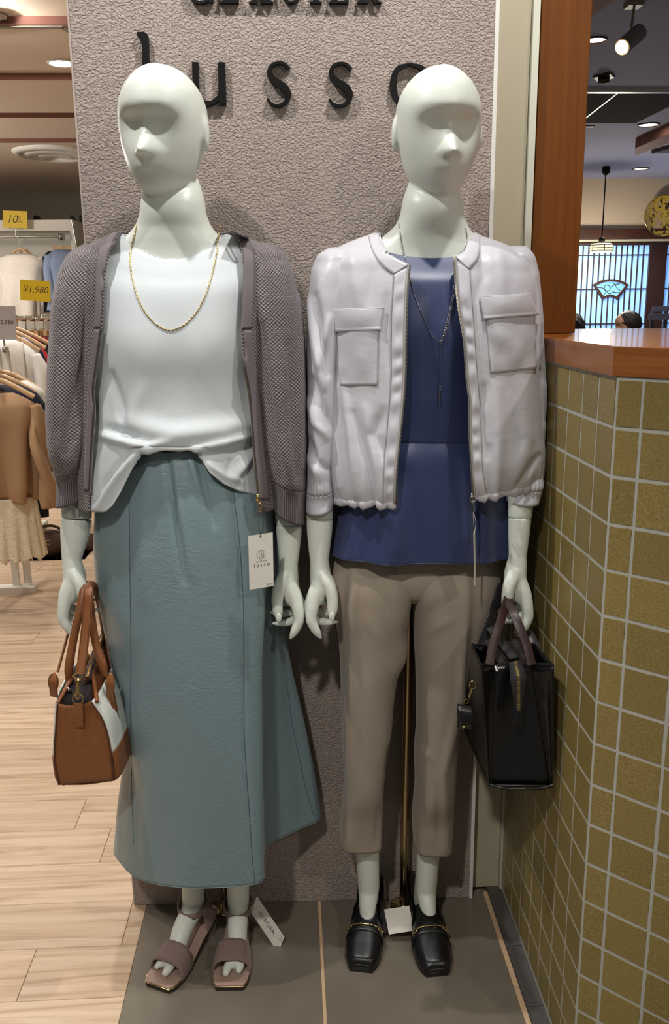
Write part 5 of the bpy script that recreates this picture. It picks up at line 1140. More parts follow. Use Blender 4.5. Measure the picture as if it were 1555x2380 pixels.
m_ = MB(); m_.band(list(curve_pts([W(181, 1634, 1.4955), W(182.5, 1660, 1.4935), W(183.5, 1689, 1.494)], 8)), (0, -1, 0), .0165, .0028); obj('tab', m_, 'tan_leather', bag, bevel=.0006)
m_ = MB(); m_.tube([W(161, 1462, 1.60), W(148, 1510, 1.57), W(134, 1562, 1.545)], .0042, 8, flat=(1, .5)); obj('side_strap', m_, 'tan_leather', bag)
def buckle_tab(cx_, cy_, Y, w_, h_):
    m_ = MB(); m_.tube([W(cx_+w_*math.cos(a), cy_+h_*math.sin(a), Y-.008) for a in np.linspace(0, 2*PI, 18, endpoint=False)], .0016, 6, closed=True); obj('buckle', m_, 'gold', bag)
    m_ = MB(); m_.band(list(curve_pts([W(cx_-2, cy_-h_*.9, Y-.006), W(cx_, cy_-h_*.2, Y-.015), W(cx_, cy_+h_*.7, Y-.012), W(cx_+2, cy_+h_*1.6, Y-.006)], 10)), (-.3, -1, 0), .0155, .004); obj('strap_loop', m_, 'tan_leather', bag, bevel=.0008)
buckle_tab(124, 1586, Y0+.03, 11, 20); buckle_tab(256, 1590, Y0+.05, 9, 24)
m_ = MB(); m_.band(list(curve_pts([W(258, 1605, Y0+.045), W(272, 1680, Y0+.05), W(281, 1740, Y0+.055)], 12)), (1, -.35, 0), .017, .003); obj('side_strap', m_, 'tan_leather', bag)
# ---- black bag in the hand beside the tiled wall
bb = thing('handbag', 'structured black leather tote with burgundy handles by the tiled wall', 'handbag', W(1210, 1830, 1.48))
FY = 1.425
TLb, BLb, TRb, BRb = W(1119, 1545, FY), W(1137, 1826, FY), W(1286, 1545, FY), W(1284, 1828, FY)
def lerp(a, b, f): return a+(b-a)*f
def face(c00, c10, c01, c11, name, bul, mat='black_smooth', n=14, m=16, solid=.003, parent=bb):
    P = np.zeros((m, n, 3)); nn = np.cross(c10-c00, c01-c00); nn /= np.linalg.norm(nn)
    for j in range(m):
        for i in range(n):
            f, g = i/(n-1), j/(m-1); P[j, i] = lerp(lerp(c00, c10, f), lerp(c01, c11, f), g)+nn*bul*math.sin(PI*f)*math.sin(PI*g)
    o = obj(name, MB().grid(P), mat, parent, solid=solid); return o, P
dT, dB = np.array([.004, .085, .010]), np.array([-.004, .225, .0])
TLk, TRk, BLk, BRk = TLb+np.array([-.0, .085, .006]), TRb+np.array([-.01, .085, .006]), BLb+dB, BRb+np.array([-.012, .225, 0])
# front gusset: a middle panel sunk between two wings
def fp(x, y, d=0.0): return W(x, y, FY)+np.array([0, d, 0])
wl_, P1 = face(TLb, fp(1161, 1560, .030), BLb, fp(1142, 1822, .003), 'wing', .004)
wr_, P2 = face(fp(1246, 1560, .030), TRb, fp(1281, 1822, .003), BRb, 'wing', .004)
mid, P3 = face(fp(1161, 1560, .030), fp(1246, 1560, .030), fp(1142, 1822, .003), fp(1281, 1824, .003), 'gusset', .008)
face(TLk, TLb, BLk, BLb, 'side_panel', .010); face(TRb, TRk, BRb, BRk, 'side_panel', .006); face(TRk, TLk, BRk, BLk, 'back_gusset', .004)
face(BLb, BRb, BLk, BRk, 'bottom', .002)
for P in (P1[:, -1], P2[:, 0], P1[:, 0], P2[:, -1]):
    m_ = MB(); m_.tube(P+np.array([0, -.001, 0]), .0014, 6); obj('piping', m_, 'black_smooth', bb)
for a, b in ((P1[0], 0), (P2[0], 0)):
    m_ = MB(); m_.tube(a, .0032, 8); obj('rolled_edge', m_, 'black_smooth', bb)
m_ = MB(); m_.tube(curve_pts([BLb+[0, -.001, .003], W(1160, 1830, FY-.003), W(1210, 1833, FY-.004), W(1265, 1831, FY-.003), BRb+[0, -.001, .003]], 20), .0030, 8); obj('bottom_edge', m_, 'black_smooth', bb)
# raised inner zip compartment
zc_ = [fp(1204, 1548, .028), fp(1206, 1575, .012), fp(1204, 1610, .004), fp(1203, 1650, .0)]
C_ = curve_pts(zc_, 40); m_ = MB(); m_.band(list(C_+np.array([0, -.006, 0])), (0, -1, 0), [float(v) for v in np.interp(np.linspace(0, 1, 40), [0, .35, 1], [.022, .030, .010])], .002); obj('zip_tape', m_, M('black_tape', (34, 32, 34), .8), bb)
back_line = curve_pts([fp(1170, 1512, .12), fp(1188, 1532, .07), fp(1204, 1548, .028)], 14); m_ = MB(); m_.band(list(back_line+np.array([0, -.002, .004])), (0, -.3, 1), .02, .002); obj('zip_tape', m_, M('black_tape', (34, 32, 34), .8), bb)
dots(bb, 'zip_teeth', C_+np.array([0, -.0078, 0]), np.tile([0, -1., 0], (40, 1)), 'gold', .0021, (.0058, .0013, .002), 1)
cmp_, _ = face(fp(1150, 1535, .10), fp(1240, 1535, .10), fp(1168, 1560, .034), fp(1240, 1562, .034), 'top_panel', -.004, 'dark_lining')
m_ = MB(); m_.band([fp(1203, 1646, -.009), fp(1199, 1662, -.011), fp(1197, 1678, -.010)], (0, -1, 0), [.0175, .0180, .0200], .004); obj('zip_end_tab', m_, 'black_leather', bb, bevel=.001)
m_ = MB(); m_.lathe([(0, 0), (.0035, .001), (.0035, .004), (0, .005)], W(1213, 1536, FY+.05), 12, 'y'); obj('stud', m_, 'gold', bb)
def strap(pts, name, mat, w_=.0165, th=.0036, nrm=(0, -1, .15)):
    m_ = MB(); m_.band(list(curve_pts(pts, 32)), nrm, w_, th); return obj(name, m_, mat, bb, bevel=.0008)
strap([W(1138, 1545, FY+.01), W(1142, 1518, FY+.02), W(1165, 1440, 1.48), W(1180, 1392, 1.525), W(1184, 1368, 1.548)], 'handle', 'burgundy_leather')
strap([W(1184, 1368, 1.548), W(1182, 1395, 1.522), W(1196, 1430, 1.485), W(1226, 1505, FY+.025), W(1236, 1545, FY+.01)], 'handle', 'burgundy_leather')
strap([W(1112, 1510, FY+.085), W(1140, 1440, 1.545), W(1155, 1395, 1.575), W(1166, 1358, 1.585)], 'handle', 'black_leather')
strap([W(1166, 1358, 1.585), W(1176, 1400, 1.575), W(1240, 1490, 1.545), W(1258, 1540, FY+.085)], 'handle', 'black_leather')
m_ = MB(); m_.tube([W(1099+8*math.cos(a), 1592+9*math.sin(a), FY+.02) for a in np.linspace(0, 2*PI, 14, endpoint=False)], .0011, 6, closed=True); m_.tube([W(1097, 1600, FY+.015), W(1090, 1622, FY+.012)], .0024, 8); m_.tube([W(1084+5*math.cos(a), 1630+5*math.sin(a), FY+.012) for a in np.linspace(0, 2*PI, 12, endpoint=False)], .0010, 6, closed=True); obj('clip', m_, 'gold', bb)
P = np.array([[W(x, y, FY+.012)+np.array([0, .018*math.cos(f)-.006, 0]) for x in (1063, 1073, 1083, 1093, 1101)] for y, f in ((1640, 0), (1638, .5), (1640, 1.2), (1655, 2.2), (1675, 3.0), (1692, 2.4), (1696, 1.2), (1690, .4))])
P = np.array([[W(x, 1666-26*math.cos(f)+(x-1080)*.18, FY+.012-.016*math.sin(f)) for x in (1063, 1073, 1083, 1093, 1101)] for f in np.linspace(-.3, 2*PI-.8, 22)]); ch_ = obj('charm_loop', MB().grid(P), 'black_leather', bb, solid=.003)
m_ = MB(); m_.lathe([(0, 0), (.003, .0005), (.003, .002), (0, .003)], W(1078, 1691, FY-.004), 10, 'y'); obj('rivet', m_, 'gold', ch_)
m_ = MB(); m_.band([W(1150, 1548, FY+.018), W(1156, 1560, FY+.012)], (0, -1, 0), .004, .0005); obj('care_tag', m_, 'tag_card', bb)
# ================================================================== shop interior on the left
def darkcloth(name, rgb, **k): return M(name, rgb, .8, spec=.25, sheen=.15, **k)
darkcloth('cream_lace', (226, 218, 208), bump=(160, .004, 4), vary=(150, .10, 3)); darkcloth('cream_knit', (228, 222, 212)); darkcloth('blue_denim', (128, 144, 172)); darkcloth('black_cloth', (22, 22, 24))
darkcloth('camel_knit', (166, 132, 100)); darkcloth('navy_cloth', (28, 32, 52)); darkcloth('white_cloth', (232, 230, 226)); darkcloth('red_cloth', (190, 28, 38)); darkcloth('brown_cloth', (104, 78, 64)); darkcloth('powder_blue', (150, 166, 200))
M('ivory_lace', (228, 214, 188), .85, bump=(120, .004, 4), vary=(130, .14, 3))
def hanger(parent_label, px, py, half, Y, rail_py, group, drop=14, name='hanger', hook_dx=0):
    """wooden hanger: px, py = crown of the shoulders, half width in px"""
    root = thing(name, parent_label, 'hanger', W(px, py, Y), group)
    C_ = curve_pts([W(px-half, py+drop*1.3, Y), W(px-half*.55, py+drop*.45, Y), W(px-half*.15, py-drop*.1, Y), W(px+half*.15, py-drop*.1, Y), W(px+half*.55, py+drop*.45, Y), W(px+half, py+drop*1.3, Y)], 24)
    m_ = MB(); m_.tube(C_, .0115, 8, flat=(1, .55), upv=(0, 0, 1)); obj('shoulder_bar', m_, 'hanger_wood', root)
    s_ = (W(px, rail_py, Y)-W(px, py, Y))[2]; c = W(px, py, Y); r_ = .016
    m_ = MB(); m_.tube([c+np.array([0, 0, 0]), c+np.array([0, 0, s_-.03]), c+np.array([.012, 0, s_-.012]), c+np.array([.012, 0, s_+.004]), c+np.array([0, 0, s_+.014]), c+np.array([-.013, 0, s_+.005]), c+np.array([-.014, 0, s_-.006])], .0022, 6); obj('hook', m_, 'chrome', root)
    return root
def clip_pt(x): return x
def hung(name, label, cat, st, mat, group=None, sleeves=(), extra=None, folds=(), nv=40, nu=64, dimple=.012, nf=7):
    root = thing(name, label, cat, W((st[-1][1]+st[-1][2])/2, st[-1][0], st[-1][3]), group)
    P = Shell(st, nv, nu).full(); u = np.linspace(0, 2*PI, nu, endpoint=False); v = np.linspace(0, 1, nv)[:, None]
    P = P+normals_of(P, True)*(dimple*v*np.sin(u*nf+1.1+.6*np.sin(3*u)))[..., None]
    g = garment(MB().grid(P, wrapu=True), 'body', mat, root, .003)
    for s_ in sleeves:
        Q = Shell(s_, 36, 36).full(); Q = Q+normals_of(Q, True)*(dimple*.5*np.sin(np.linspace(0, 1, 36)[:, None]*9+np.linspace(0, 2*PI, 36, endpoint=False)*2))[..., None]
        garment(MB().grid(Q, wrapu=True), 'sleeve', mat, root, .003)
    return root, P
# ---- white wardrobe unit at the back
ux0, ux1 = W(-260, 600, 9.0)[0], W(177, 600, 9.0)[0]; uz = W(100, 511, 9.0)[2]
un = thing('wardrobe_unit', 'white open wardrobe unit with chrome rail at the back of the shop', 'wardrobe', (ux1-.6, 9.3, 0))
for nm_, lo, hi in (('back_panel', (ux0, 9.46, .0), (ux1, 9.5, uz-.04)), ('side_panel', (ux1-.04, 9.0, 0), (ux1, 9.46, uz-.04)), ('side_panel', (ux0, 9.0, 0), (ux0+.04, 9.46, uz-.04)), ('top_panel', (ux0, 9.0, uz-.04), (ux1, 9.5, uz)), ('header_board', (ux0+.04, 9.0, W(100, 536, 9.0)[2]), (ux1-.04, 9.02, uz-.04)), ('base_panel', (ux0+.04, 9.02, .0), (ux1-.04, 9.46, .12))):
    obj(nm_, MB().box(lo, hi), 'white_laminate', un, smooth=False)
rz = W(60, 551, 8.95)[2]
m_ = MB(); m_.tube([(ux0+.05, 8.93, rz), (W(136, 551, 8.93)[0], 8.93, rz)], .014, 10); obj('hanging_rail', m_, 'chrome', un)
m_ = MB(); xb = W(137, 551, 8.93)[0]; m_.box((xb, 8.90, rz-.03), (xb+.035, 9.02, rz+.03)); m_.tube([(xb+.13, 8.95, rz+.16), (xb+.16, 8.95, rz-.10)], .008, 8); obj('rail_bracket', m_, 'chrome', un)
for px, w_, nm_ in ((88, 14, 'black shoe box on the wardrobe top beside the yellow sign'), (170, 9, 'small black stand on the wardrobe top'), (191, 9, 'small black stand on the wardrobe top corner')):
    a, b = W(px-w_/2, 512, 9.2), W(px+w_/2, 500, 9.2); mb = MB(); mb.hexa([(a[0], 9.15, uz), (b[0], 9.15, uz), (b[0], 9.25, uz), (a[0], 9.25, uz)], [(a[0]+.005, 9.15, uz+.05), (b[0]-.03, 9.15, uz+.06), (b[0]-.03, 9.25, uz+.06), (a[0]+.005, 9.25, uz+.05)])
    tag(obj('display_stand', mb, 'black_lacquer', smooth=False, at=((a[0]+b[0])/2, 9.2, uz)), nm_, 'stand')
YW = 8.85
hung('lace_cardigan', 'cream lace front cardigan hanging in the white wardrobe unit', 'cardigan', [(590, 27, 70, YW, .03, .03), (594, 14, 84, YW, .06, .05), (604, 3, 97, YW, .08, .06), (640, 0, 98, YW, .09, .07), (690, 4, 93, YW, .10, .07), (736, 6, 92, YW, .10, .07)], 'cream_lace', 'clothes in the white wardrobe', sleeves=([(598, 84, 99, YW, .03, .03), (620, 84, 103, YW+.02, .04, .04), (690, 86, 103, YW+.03, .04, .04), (730, 86, 101, YW+.03, .035, .035)], [(598, -4, 14, YW, .03, .03), (640, -8, 12, YW-.02, .04, .04), (720, -6, 12, YW-.02, .04, .04)]))
for k, y in enumerate((618, 640, 662, 684, 706, 726)):
    pass
hanger('pale wooden hanger holding the cream lace cardigan', 46, 580, 24, YW, 551, 'wooden hangers in the white wardrobe')
hanger('pale wooden hanger just behind the cream lace cardigan', 57, 583, 24, YW+.12, 551, 'wooden hangers in the white wardrobe')
hung('cardigan', 'grey beige cardigan half hidden behind the cream lace cardigan', 'cardigan', [(594, 36, 84, YW+.12, .03, .03), (606, 20, 104, YW+.12, .06, .05), (660, 14, 104, YW+.12, .07, .05), (728, 18, 102, YW+.12, .07, .05)], 'cream_knit', 'clothes in the white wardrobe')
hung('shirt', 'blue grey button shirt on the right in the white wardrobe', 'shirt', [(580, 128, 158, YW-.05, .03, .03), (588, 117, 172, YW-.05, .06, .05), (604, 106, 186, YW-.05, .08, .06), (650, 110, 184, YW-.05, .09, .07), (700, 114, 182, YW-.05, .10, .07), (722, 112, 184, YW-.05, .10, .07)], 'blue_denim', 'clothes in the white wardrobe', sleeves=([(592, 104, 124, YW-.07, .04, .04), (640, 102, 126, YW-.1, .05, .05), (698, 106, 132, YW-.1, .05, .05)],))
hanger('pale wooden hanger holding the blue grey shirt', 139, 578, 18, YW-.05, 551, 'wooden hangers in the white wardrobe')
hung('jacket', 'black jacket behind the blue grey shirt', 'jacket', [(584, 112, 150, YW+.08, .03, .03), (596, 101, 170, YW+.08, .06, .05), (640, 101, 172, YW+.08, .07, .05), (726, 102, 170, YW+.08, .07, .05)], 'black_cloth', 'clothes in the white wardrobe')
m_ = MB(); m_.band([W(124, 579, YW+.2), W(190, 576, YW+.2)], (0, -1, 0), .05, .02); o_ = obj('skirt_hanger', m_, 'hanger_wood', smooth=False, at=W(157, 577, YW+.2)); tag(o_, 'flat wooden clip hanger behind the blue grey shirt', 'hanger', 'wooden hangers in the white wardrobe')
hung('skirt', 'brown skirt on the flat clip hanger beside the blue shirt', 'skirt', [(581, 150, 192, YW+.2, .03, .03), (640, 146, 196, YW+.2, .05, .05), (730, 142, 198, YW+.2, .06, .05)], 'brown_cloth', 'clothes in the white wardrobe')
# ---- price cards
M('yellow_card', (232, 200, 40), .5); M('white_card', (206, 200, 200), .5); M('clear_plastic', (235, 240, 240), .08, trans=.9)
def sign_card(name, label, q, Y, mat, rail_py):
    root, place, w_, h_ = flat_card(name, label, q, [Y]*4, .003, mat, 'sign'); a = place(.5, 0); z1 = W(q[2][0], rail_py, Y)[2]
    m_ = MB(); m_.tube([a+np.array([0, .004, .01]), (a[0], a[1]+.004, z1)], .004, 8); m_.lathe([(0, -.012), (.012, -.012), (.012, .012), (0, .012)], (a[0], a[1]+.004, z1), 10); obj('stem', m_, 'chrome', root)
    return root, place, w_, h_
root, place, w_, h_ = sign_card('sale_sign', 'yellow ten percent off sale card over the cream lace cardigan', [(7, 489), (63.5, 491), (63.5, 531), (7, 529)], 8.926, 'yellow_card', 551)
print_on(root, place, w_, h_, '10', .105, .36, .50, shear=.25, bold=-.001); print_on(root, place, w_, h_, '%', .05, .66, .56, shear=.2); print_on(root, place, w_, h_, 'OFF', .035, .68, .36)
root, place, w_, h_ = sign_card('price_sign', 'yellow price card reading 1,980 yen above the middle rail', [(46, 649.5), (116.5, 653.5), (116, 702.5), (47.5, 698)], 5.3, 'yellow_card', 742)
print_on(root, place, w_, h_, '\u00a51,980', .053, .50, .54, shear=.22, bold=-.0005)
root, place, w_, h_ = sign_card('price_sign', 'pale grey price card reading 2,980 yen at the left edge', [(-26, 711), (35, 712), (41.5, 787), (-22, 789)], 4.0, 'white_card', 812)
print_on(root, place, w_, h_, '\u00a52,980', .026, .60, .52)
# ---- middle rail along the aisle with skirts on clip hangers
RY = 5.35; r0, r1 = W(18, 742, RY), W(330, 727, RY); r1 = np.array([r1[0], RY, r0[2]])
mr_ = thing('clothes_rail', 'chrome clothes rail across the aisle behind the cardigan sleeve', 'clothes rack', ((r0[0]+r1[0])/2, RY, 0))
m_ = MB(); m_.tube([r0, r1], .014, 10); obj('rail', m_, 'chrome', mr_)
for x in (r0[0]+.02, r1[0]-.02): obj('post', MB().tube([(x, RY, r0[2]), (x, RY, 0)], .013, 10), 'white_laminate', mr_)
obj('foot', MB().box((r0[0], RY-.06, .0), (r0[0]+.04, RY+.30, .03)), 'white_laminate', mr_, smooth=False)
colours = ['black_cloth', 'black_cloth', 'brown_cloth', 'black_cloth', 'navy_cloth', 'black_cloth', 'black_cloth', 'navy_cloth', 'black_cloth', 'brown_cloth', 'black_cloth', 'black_cloth']
words_ = ['black', 'black', 'brown', 'black', 'navy', 'black', 'black', 'navy', 'black', 'brown', 'black', 'black']
ORD = ['first', 'second', 'third', 'fourth', 'fifth', 'sixth', 'seventh', 'eighth', 'ninth', 'tenth', 'eleventh', 'twelfth']
for k in range(12):
    x = r0[0]+.05+k*.052; zr = r0[2]
    hg = thing('clip_hanger', 'wooden clip hanger with chrome hook, %s from the left end of the aisle rail' % ORD[k], 'hanger', (x, RY, zr-.08), 'clip hangers on the aisle rail')
    m_ = MB(); m_.tube([(x, RY-.015, zr-.004), (x, RY-.012, zr+.014), (x, RY+.004, zr+.020), (x, RY+.016, zr+.006), (x, RY+.006, zr-.02), (x, RY, zr-.07)], .0032, 6); obj('hook', m_, 'chrome', hg)
    m_ = MB(); m_.box((x-.010, RY-.17, zr-.095), (x+.010, RY+.17, zr-.065)); obj('bar', m_, 'hanger_wood', hg, smooth=False)
    for yy in (-.15, .15): obj('clip', MB().box((x-.013, RY+yy-.012, zr-.14), (x+.013, RY+yy+.012, zr-.06)), 'chrome', hg, smooth=False)
    P = np.array([[(x+(.012+.010*f)*math.cos(a)+.004*math.sin(5*a+k), RY+(.16+.05*f)*math.sin(a), zr-.12-.52*f) for a in np.linspace(0, 2*PI, 28, endpoint=False)] for f in np.linspace(0, 1, 10)])
    o_ = obj('hanging_skirt', MB().grid(P, wrapu=True), colours[k], at=(x, RY, zr-.6), solid=.002); tag(o_, '%s skirt, %s from the left end of the aisle rail' % (words_[k], ORD[k]), 'skirt', 'skirts on the aisle rail')
# ---- front rack with tops facing the aisle
FRZ = W(0, 812, 4.0)[2]; fx = W(-25, 812, 4.0)[0]
fr_ = thing('clothes_rail', 'low white clothes rack carrying the camel sweater', 'clothes rack', (fx, 4.4, 0))
m_ = MB(); m_.tube([W(-25, 812, 3.84), W(-4, 806, 4.75), W(17, 794, 5.05)], .011, 10); obj('rail', m_, 'chrome', fr_)
for x, y in ((W(36, 1330, 4.25)[0], 4.25), (W(54, 1330, 4.25)[0]+.01, 4.28)): obj('post', MB().box((x-.016, y-.012, .02), (x+.016, y+.012, FRZ-.02)), 'white_laminate', fr_, smooth=False)
a, b = G(-60, 1362), G(112, 1345); obj('foot', MB().box((a[0], 4.2, .0), (b[0], 4.27, .035)), 'white_laminate', fr_, smooth=False)
obj('cross_bar', MB().box((fx-.02, 4.24, FRZ-.02), (W(54, 1330, 4.25)[0]+.03, 4.27, FRZ)), 'white_laminate', fr_, smooth=False)
YS = 3.9
sw, P = hung('sweater', 'camel sweater with ivory lace hem at the front of the low rack', 'sweater', [(913, -78, 30, YS, .03, .03), (918, -92, 42, YS, .05, .05), (932, -118, 70, YS, .09, .07), (956, -130, 86, YS, .11, .08), (1010, -132, 86, YS, .12, .09), (1090, -132, 88, YS, .13, .09), (1140, -130, 86, YS, .13, .09), (1158, -126, 83, YS, .12, .09)], 'camel_knit', 'tops on the low rack', sleeves=([(940, 66, 92, YS, .05, .05), (975, 76, 102, YS-.01, .07, .06), (1030, 82, 112, YS-.03, .075, .06), (1100, 92, 122, YS-.05, .07, .06), (1140, 98, 130, YS-.06, .06, .05), (1178, 106, 136, YS-.06, .045, .04)],), dimple=.030, nf=9)
lc = MB(); u = np.linspace(0, 2*PI, 120, endpoint=False); rows = []
for f in np.linspace(0, 1, 26):
    ring_ = Shell([(1150, -126, 82, YS, .11, .08), (1290, -142, 104, YS, .14, .11)], 26, 120).full()[int(round(f*25))]; c = ring_.mean(0)
    ring_ = ring_+(ring_-c)*np.array([1, 1, 0])*(.06*f*np.sin(u*22+.7*np.sin(u*5)))[:, None]; ring_[:, 2] += .012*f*np.sin(u*31)
    rows.append(ring_)
lc.grid(np.array(rows), wrapu=True); obj('lace_hem', lc, 'ivory_lace', sw, solid=.002)
hanger('front wooden hanger holding the camel sweater', -25, 884, 104, YS, 812, 'hangers on the low rack', 30)
hung('sweater', 'navy sweater with black sleeve right behind the camel sweater', 'sweater', [(893, -62, 46, YS+.12, .04, .04), (906, -80, 74, YS+.12, .08, .06), (930, -92, 98, YS+.12, .1, .07), (985, -95, 112, YS+.12, .11, .07), (1090, -95, 106, YS+.12, .11, .07), (1200, -90, 108, YS+.12, .1, .07)], 'navy_cloth', 'tops on the low rack', sleeves=([(935, 84, 106, YS+.15, .05, .05), (1000, 94, 126, YS+.14, .07, .06), (1065, 102, 136, YS+.12, .075, .06), (1092, 108, 134, YS+.12, .05, .05)],))
hanger('second wooden hanger on the low rack, under the navy sweater', -14, 876, 98, YS+.12, 812, 'hangers on the low rack', 28)
hung('blouse', 'plain white blouse behind the navy sweater', 'blouse', [(884, -50, 60, YS+.21, .04, .04), (898, -70, 88, YS+.21, .08, .06), (930, -80, 108, YS+.21, .1, .07), (990, -85, 120, YS+.21, .1, .07), (1180, -80, 118, YS+.21, .1, .07)], 'white_cloth', 'tops on the low rack')
hanger('third wooden hanger on the low rack, over the white blouse', -2, 868, 92, YS+.21, 812, 'hangers on the low rack', 27)
YB = 4.75
lb, _ = hung('lace_blouse', 'white blouse with a lace front panel behind the price card', 'blouse', [(788, -44, 30, YB, .03, .03), (796, -60, 52, YB, .06, .05), (812, -76, 76, YB, .09, .07), (838, -84, 94, YB, .1, .08), (880, -84, 92, YB, .11, .08), (960, -84, 94, YB, .11, .08), (1120, -84, 96, YB, .11, .08)], 'white_cloth', 'tops on the low rack', sleeves=([(822, 70, 92, YB, .05, .05), (870, 84, 116, YB-.01, .07, .06), (940, 92, 124, YB-.02, .07, .06), (1040, 96, 128, YB-.02, .06, .05)],), dimple=.008)
g = patch(cast_tree([MB().grid(Shell([(788, -44, 30, YB, .03, .03), (796, -60, 52, YB, .06, .05), (812, -76, 76, YB, .09, .07), (838, -84, 94, YB, .1, .08), (880, -84, 92, YB, .11, .08), (960, -84, 94, YB, .11, .08)], 30, 60).full(), wrapu=True)]), [(12, 800), (52, 800), (64, 905), (14, 905)], 14, 18, .012, YB-.1)
garment(MB().grid(wrinkle(g, .006, 60, 4)), 'lace_panel', 'cream_lace', lb, .003)
for k, (nm_, lab, cat, mat, dx, dy, xr) in enumerate((('blouse', 'powder blue blouse edge behind the white lace blouse', 'blouse', 'powder_blue', 8, -4, 100), ('cardigan', 'navy cardigan edge between powder blue and red tops', 'cardigan', 'navy_cloth', 14, -7, 109), ('sweater', 'bright red sweater edge on the low rack', 'sweater', 'red_cloth', 22, -2, 124))):
    Yk = YB+.10*(k+1)
    hung(nm_, lab, cat, [(788+dy, -30, 46+dx, Yk, .04, .04), (806+dy, -50, 70+dx, Yk, .08, .06), (830+dy+(8 if k == 2 else 0), -60, xr-8, Yk, .09, .06), (870+dy, -60, xr, Yk, .1, .06), (1100, -60, xr-4, Yk, .1, .06)], mat, 'tops on the low rack')
for k, (py, half, Y) in enumerate(((776, 96, YB), (770, 100, YB+.12), (765, 108, YB+.26))):
    hanger(['fourth wooden hanger on the low rack, over the lace blouse', 'fifth wooden hanger on the low rack, behind the lace blouse', 'rearmost wooden hanger on the low rack'][k], -4+k*10, py, half, Y, 806-k*6, 'hangers on the low rack', 30)
# ---- low wooden shelf with a bag
sh = thing('low_shelf', 'low pale wooden shelf under the hanging clothes', 'shelf', (W(120, 1320, 4.9)[0], 5.0, 0))
zs = W(120, 1313, 4.75)[2]; xs1 = W(232, 1240, 5.0)[0]
obj('shelf_board', MB().box((-3.2, 4.75, zs-.045), (xs1, 5.26, zs)), 'rack_wood', sh, smooth=False)
obj('plinth', MB().box((-3.2, 4.80, .0), (xs1-.05, 5.22, zs-.046)), 'dark_wood', sh, smooth=False)
obj('post', MB().box((W(219, 1200, 5.2)[0], 5.20, zs), (W(226, 1200, 5.2)[0], 5.23, 1.2)), 'white_laminate', sh, smooth=False)
bz = zs; bx = W(108, 1285, 4.85)[0]
bg = thing('shoulder_bag', 'brown slouchy shoulder bag with a small gold ring on the low shelf', 'bag', (bx, 4.95, bz))
m_ = MB(); ellipsoid(m_, (bx, 4.95, bz+.07), (.105, .08, .085), 26, 16); m_.xf(lambda p: (p[0], p[1], max(p[2], bz+.002))); obj('pouch', m_, M('brown_soft', (82, 60, 46), .55), bg)
m_ = MB(); m_.tube([(bx+.012*math.cos(a)+.01, 4.868, bz+.10+.012*math.sin(a)) for a in np.linspace(0, 2*PI, 14, endpoint=False)], .0025, 6, closed=True); obj('ring', m_, 'gold', bg)
m_ = MB(); m_.tube(curve_pts([(bx-.09, 4.95, bz+.10), (bx-.05, 4.94, bz+.17), (bx+.05, 4.94, bz+.17), (bx+.09, 4.95, bz+.10)], 16), .008, 8); obj('strap', m_, MATS['brown_soft'], bg)
for k, (px, c_) in enumerate(((192, 'white_cloth'), (207, 'brown_soft'))):
    x = W(px, 1240, 5.06)[0]; m_ = MB(); ellipsoid(m_, (x, 5.06, zs+.045), (.05, .12, .045), 18, 12); m_.xf(lambda p: (p[0], p[1], max(p[2], zs+.001)))
    tag(obj('shoe', m_, MATS[c_], at=(x, 5.06, zs)), ['white flat shoe on the low shelf behind the hand', 'brown flat shoe on the low shelf beside the skirt'][k], 'shoe')
# ---- ceiling lamps and air outlet of the shop
def downlight(name, c, r, label, glow, energy, group, col=(1, .95, .88), cone=115, trim='white_trim'):
    root = thing(name, label, 'ceiling light', c, group)
    m_ = MB(); m_.lathe([(r, .0), (r*1.16, .0), (r*1.16, -.006), (r, -.008), (r*.96, .0)], c, 28); obj('trim_ring', m_, trim, root)
    m_ = MB(); m_.lathe([(0, -.001), (r*.96, -.001), (r*.96, .0005), (0, .0005)], c, 24); obj('lens', m_, glow, root)
    l = bpy.data.lights.new(name+'_light', 'SPOT'); l.energy = energy; l.spot_size = math.radians(cone); l.spot_blend = .6; l.shadow_soft_size = r; l.color = col
    o = bpy.data.objects.new(name+'_light', l); COL.objects.link(o); o.parent = root; o.location = (0, 0, -.03); return root
zc0 = ends[0][1]
c0 = G(143, 145, SCZ); downlight('ceiling_downlight', (c0[0], c0[1], SCZ-.001), .07, 'bright round ceiling downlight beside the stucco panel', 'shop_lamp_glow', 78, 'shop downlights')
for k, (x, y) in enumerate(((-1.25, 2.5), (-2.6, 2.7), (-1.6, 4.0), (-3.6, 4.2), (-4.7, 6.4), (-2.85, 7.9), (-4.8, 8.2))):  # the lamp right before the wardrobe is added to brighten it
    zz_ = min([SCZ]+[e_[1] for e_, b_ in zip(ends, ybk) if e_[0] <= y <= b_])
    downlight('ceiling_downlight', (x, y, zz_-.001), .07, 'round ceiling downlight of the shop outside the photo frame', 'shop_lamp_glow', 78, 'shop downlights')
ca = G(128, 353, ends[3][1]); ao = thing('air_diffuser', 'round white air outlet in the shop ceiling', 'air vent', (ca[0], ca[1], ends[3][1]))
for k, (ra, rb, dz) in enumerate(((.36, .30, .02), (.28, .21, .035), (.18, .10, .045))):
    m_ = MB(); m_.lathe([(ra, -.001), (ra, -.012), (rb, -dz-.02), (rb, -.001)], (ca[0], ca[1], ends[3][1]), 36); obj('cone_ring', m_, 'white_trim', ao)
